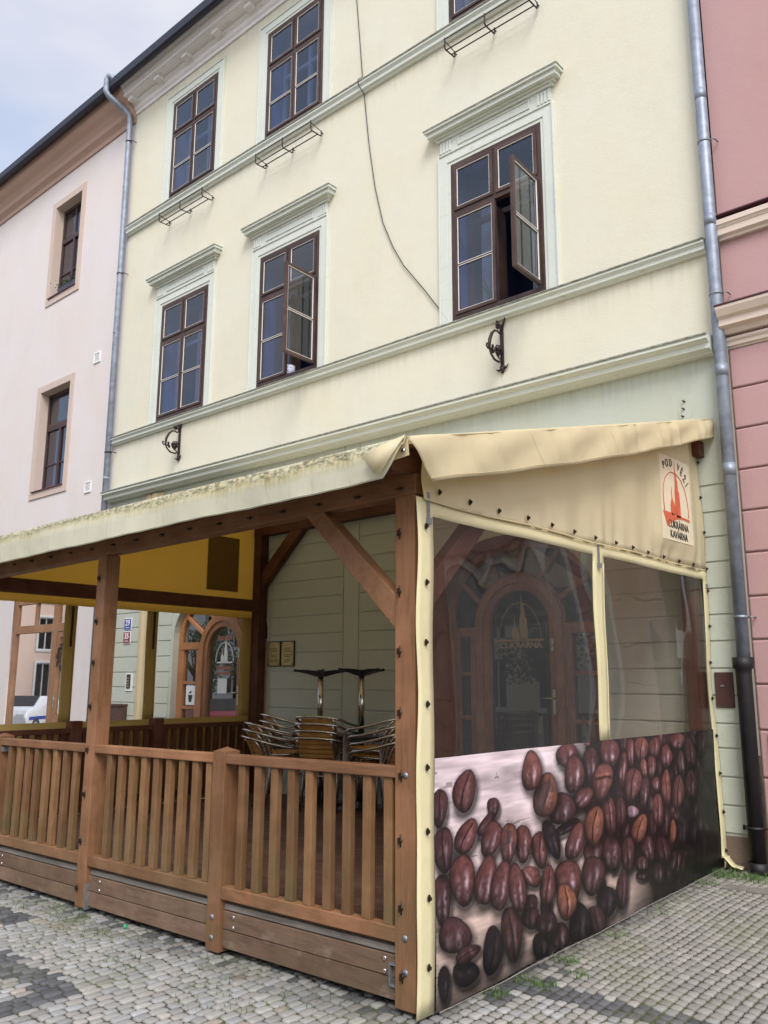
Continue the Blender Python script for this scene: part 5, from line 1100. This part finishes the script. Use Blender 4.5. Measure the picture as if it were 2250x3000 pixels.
# litter
b = B(); z = zg(-2.5, -3.99); b.ball((-2.47, -3.98, z+.018), .018, 7, (1, .8, 1)); o = b.build('litter', plain('green_wrapper', srgb(60, 150, 110), .5)); tag(o, 'small crumpled green wrapper at the foot of the skirt boards', 'litter')
b = B(); b.add([(-2.55, -3.97, z), (-2.53, -3.985, z+.004), (-2.525, -3.98, z+.035), (-2.54, -3.965, z+.045)], [(0, 1, 2, 3)]); b.add([(-2.55, -3.97, z+.001), (-2.56, -3.99, z+.02), (-2.53, -3.995, z+.025)], [(0, 1, 2)]); tag(b.build('dry_leaf', plain('dry_leaf', srgb(150, 96, 56), .8)), 'curled brown dry leaf beside the green wrapper', 'leaf')

# ------------------------------------------------------------ the far side of the square (seen in the glass)
def far_house(x0, x1, h, mat, label, yb=-27.0, west=False):
    p = thing('town_house', label, 'house', ((x0+x1)/2, yb, 0), 'houses across the square'); p.location = (0, 0, 0); z0 = -.9
    n = max(3, int((x1-x0)/2.6)); st_ = (x1-x0)/n; holes = []; wins = []
    for f in range(3):
        for i in range(n):
            c = x0+(i+.5)*st_; za = .3+f*3.3+(0 if f else .0); zb = za+(2.2 if f else 2.4); holes.append(rect(c-.55, c+.55, za, zb)); wins.append((c, za, zb))
    fill('wall', [rect(x0, x1, z0, h)]+holes, yb-.25, yb, mat, p)
    B().box(x0, x1, yb-.9, yb-.8, z0, h).build('inner_wall', 'dark', p)
    for c, za, zb in wins:
        q = B(); bars(q, c-.55, c+.55, za, zb, yb-.2, yb-.12, .07); q.box(c-.03, c+.03, yb-.2, yb-.12, za+.07, zb-.07); w = q.build('window', 'wht', p); q = B(); bars(q, c-.70, c+.70, za-.12, zb+.15, yb-.01, yb+.06, .14); q.build('surround', 'wht', w)
    B().ext([(yb+.45, h), (yb+.3, h+.3), (yb-.2, h+.3), (yb-.2, h)], x0, x1).build('cornice', 'white', p)
    B().ext([(yb+.4, h+.3), (yb-5, h+4.2), (yb-9, h+.3)], x0, x1).build('roof', 'tiles', p)
    if west: p.rotation_euler = (0, 0, -math.pi/2); p.location = (-27, 0, 0)
for x0, x1, h, mt_, lb in ((-36, -25, 9.5, 'wallB', 'salmon house across the square with red roof'), (-25, -14, 11, 'wallA', 'cream house across the square with red roof'), (-14, -4, 9.8, 'wallC', 'pale blue house across the square with red roof'), (-4, 7, 10.8, 'wallA', 'second cream house across the square, taller'), (7, 18, 9.6, 'wallB', 'second salmon house at the right of the square'), (-50, -36, 10, 'wallC', 'pale grey-blue house at the far left of the square')): far_house(x0, x1, h, mt_, lb)
for x0, x1, h, mt_, lb in ((-2, 11, 10.5, 'wallA', 'bright cream house on the west side of the square'), (11, 23, 11.5, 'wallB', 'salmon house on the west side of the square')): far_house(x0, x1, h, mt_, lb, west=True)
def tree(x, y, s_, label, seed):
    random.seed(seed); p = thing('street_tree', label, 'tree', (x, y, zg(x, y)), 'round trees on the square'); p.scale = (s_, s_, s_)
    b = B(); b.tube([(0, 0, 0), (.03, 0, 1.2), (0, .05, 2.2), (.1, 0, 3.2)], [.13, .10, .09, .05], 8)
    for k in range(7): a = k*.9; b.tube([(0, 0, 1.7+k*.15), (.5*math.cos(a), .5*math.sin(a), 2.4+k*.15), (.9*math.cos(a), .9*math.sin(a), 3+k*.15)], [.05, .035, .015], 5)
    b.build('trunk', 'bark', p); b = B()
    cl = [(random.gauss(0, .65), random.gauss(0, .65), 3.0+random.gauss(0, .65)) for _ in range(22)]
    for _ in range(2400):
        c = random.choice(cl); d = Vector((random.gauss(0, 1), random.gauss(0, 1), random.gauss(0, 1))).normalized()*random.uniform(.25, .5); q = Vector(c)+d; a = Vector((random.gauss(0, 1), random.gauss(0, 1), random.gauss(0, 1))).normalized()*.075; e = a.cross(d).normalized()*.045
        b.add([q-a, q-e, q+a, q+e], [(0, 1, 2, 3)])
    b.build('crown', 'leaf', p)
for i, (x, y, s_) in enumerate(((-16.5, -15, 1.15), (-11.5, -16, 1.0), (-5.5, -17, 1.2), (-22, -17, 1.2), (-28, -15, 1.1))): tree(x, y, s_, ['bushy green tree left of the red car', 'small round green tree near the white car', 'tallest green tree in front of the cream house', 'green tree before the salmon house', 'green tree at the far left of the square'][i], 20+i)
def car(x, y, rz, mat, label, stripe=False):
    p = thing('parked_car', label, 'car', (x, y, zg(x, y)), 'cars parked on the square'); p.rotation_euler = (0, 0, rz)
    prof = [(-2.1, .35), (-2.15, .62), (-2.0, .88), (-1.35, 1.0), (-.75, 1.38), (.55, 1.42), (1.25, 1.05), (1.95, .95), (2.12, .70), (2.12, .35)]
    b = B(); vs = []; 
    for yy, k in ((-.86, 1), (-.80, 1), (.80, 1), (.86, 1)): pass
    def ring(yy, zz): return [(a, yy, .35+(c-.35)*zz) for a, c in prof]
    n = len(prof); R = ring(-.86, .72)+ring(-.80, 1.0)[:]+ring(.80, 1.0)+ring(.86, .72)
    R = [(a, yy*(.80 if z > 1.2 else 1), z) for a, yy, z in R]
    fs = [(k*n+i, k*n+(i+1) % n, (k+1)*n+(i+1) % n, (k+1)*n+i) for k in range(3) for i in range(n)]+[tuple(range(n))[::-1], tuple(range(3*n, 4*n))]; b.add(R, fs, True); b.build('body', mat, p, bevel=.03)
    b = B()
    for s_ in (-1, 1): b.add([(-1.2, s_*.83, 1.0), (1.1, s_*.83, 1.0), (.5, s_*.675, 1.37), (-.72, s_*.675, 1.34)], [(0, 1, 2, 3)])
    b.add([(1.27, -.7, 1.06), (1.27, .7, 1.06), (.58, .6, 1.425), (.58, -.6, 1.425)], [(0, 1, 2, 3)]); b.add([(-1.37, -.7, 1.01), (-1.37, .7, 1.01), (-.77, .6, 1.39), (-.77, -.6, 1.39)], [(0, 1, 2, 3)]); b.build('windows', 'black', p)
    for xx in (-1.35, 1.35):
        for s_ in (-1, 1):
            q = B(); q.tube([(xx, s_*.70, .32), (xx, s_*.88, .32)], .32, 20); wq = q.build('wheel', 'tyre', p); q = B(); q.tube([(xx, s_*.80, .32), (xx, s_*.885, .32)], .2, 14); q.build('rim', 'galv', wq)
    if stripe: b = B(); [b.box(-1.9, 1.9, s_*.865-.003, s_*.865+.003, .58, .70) for s_ in (-1, 1)]; b.build('stripe', 'blue', p)
    b = B(); [b.box(2.08, 2.14, s_*.62-.16, s_*.62+.16, .66, .80) for s_ in (-1, 1)]; b.build('headlights', 'wht', p)
car(-29.5, -8.6, .9, 'carwhite', 'white car with a blue stripe parked on the square', True); car(-37.0, -15.0, .6, 'carwhite', 'plain white car parked further off on the square'); car(-21.0, -10.6, .3, 'carred', 'small red car parked on the square')
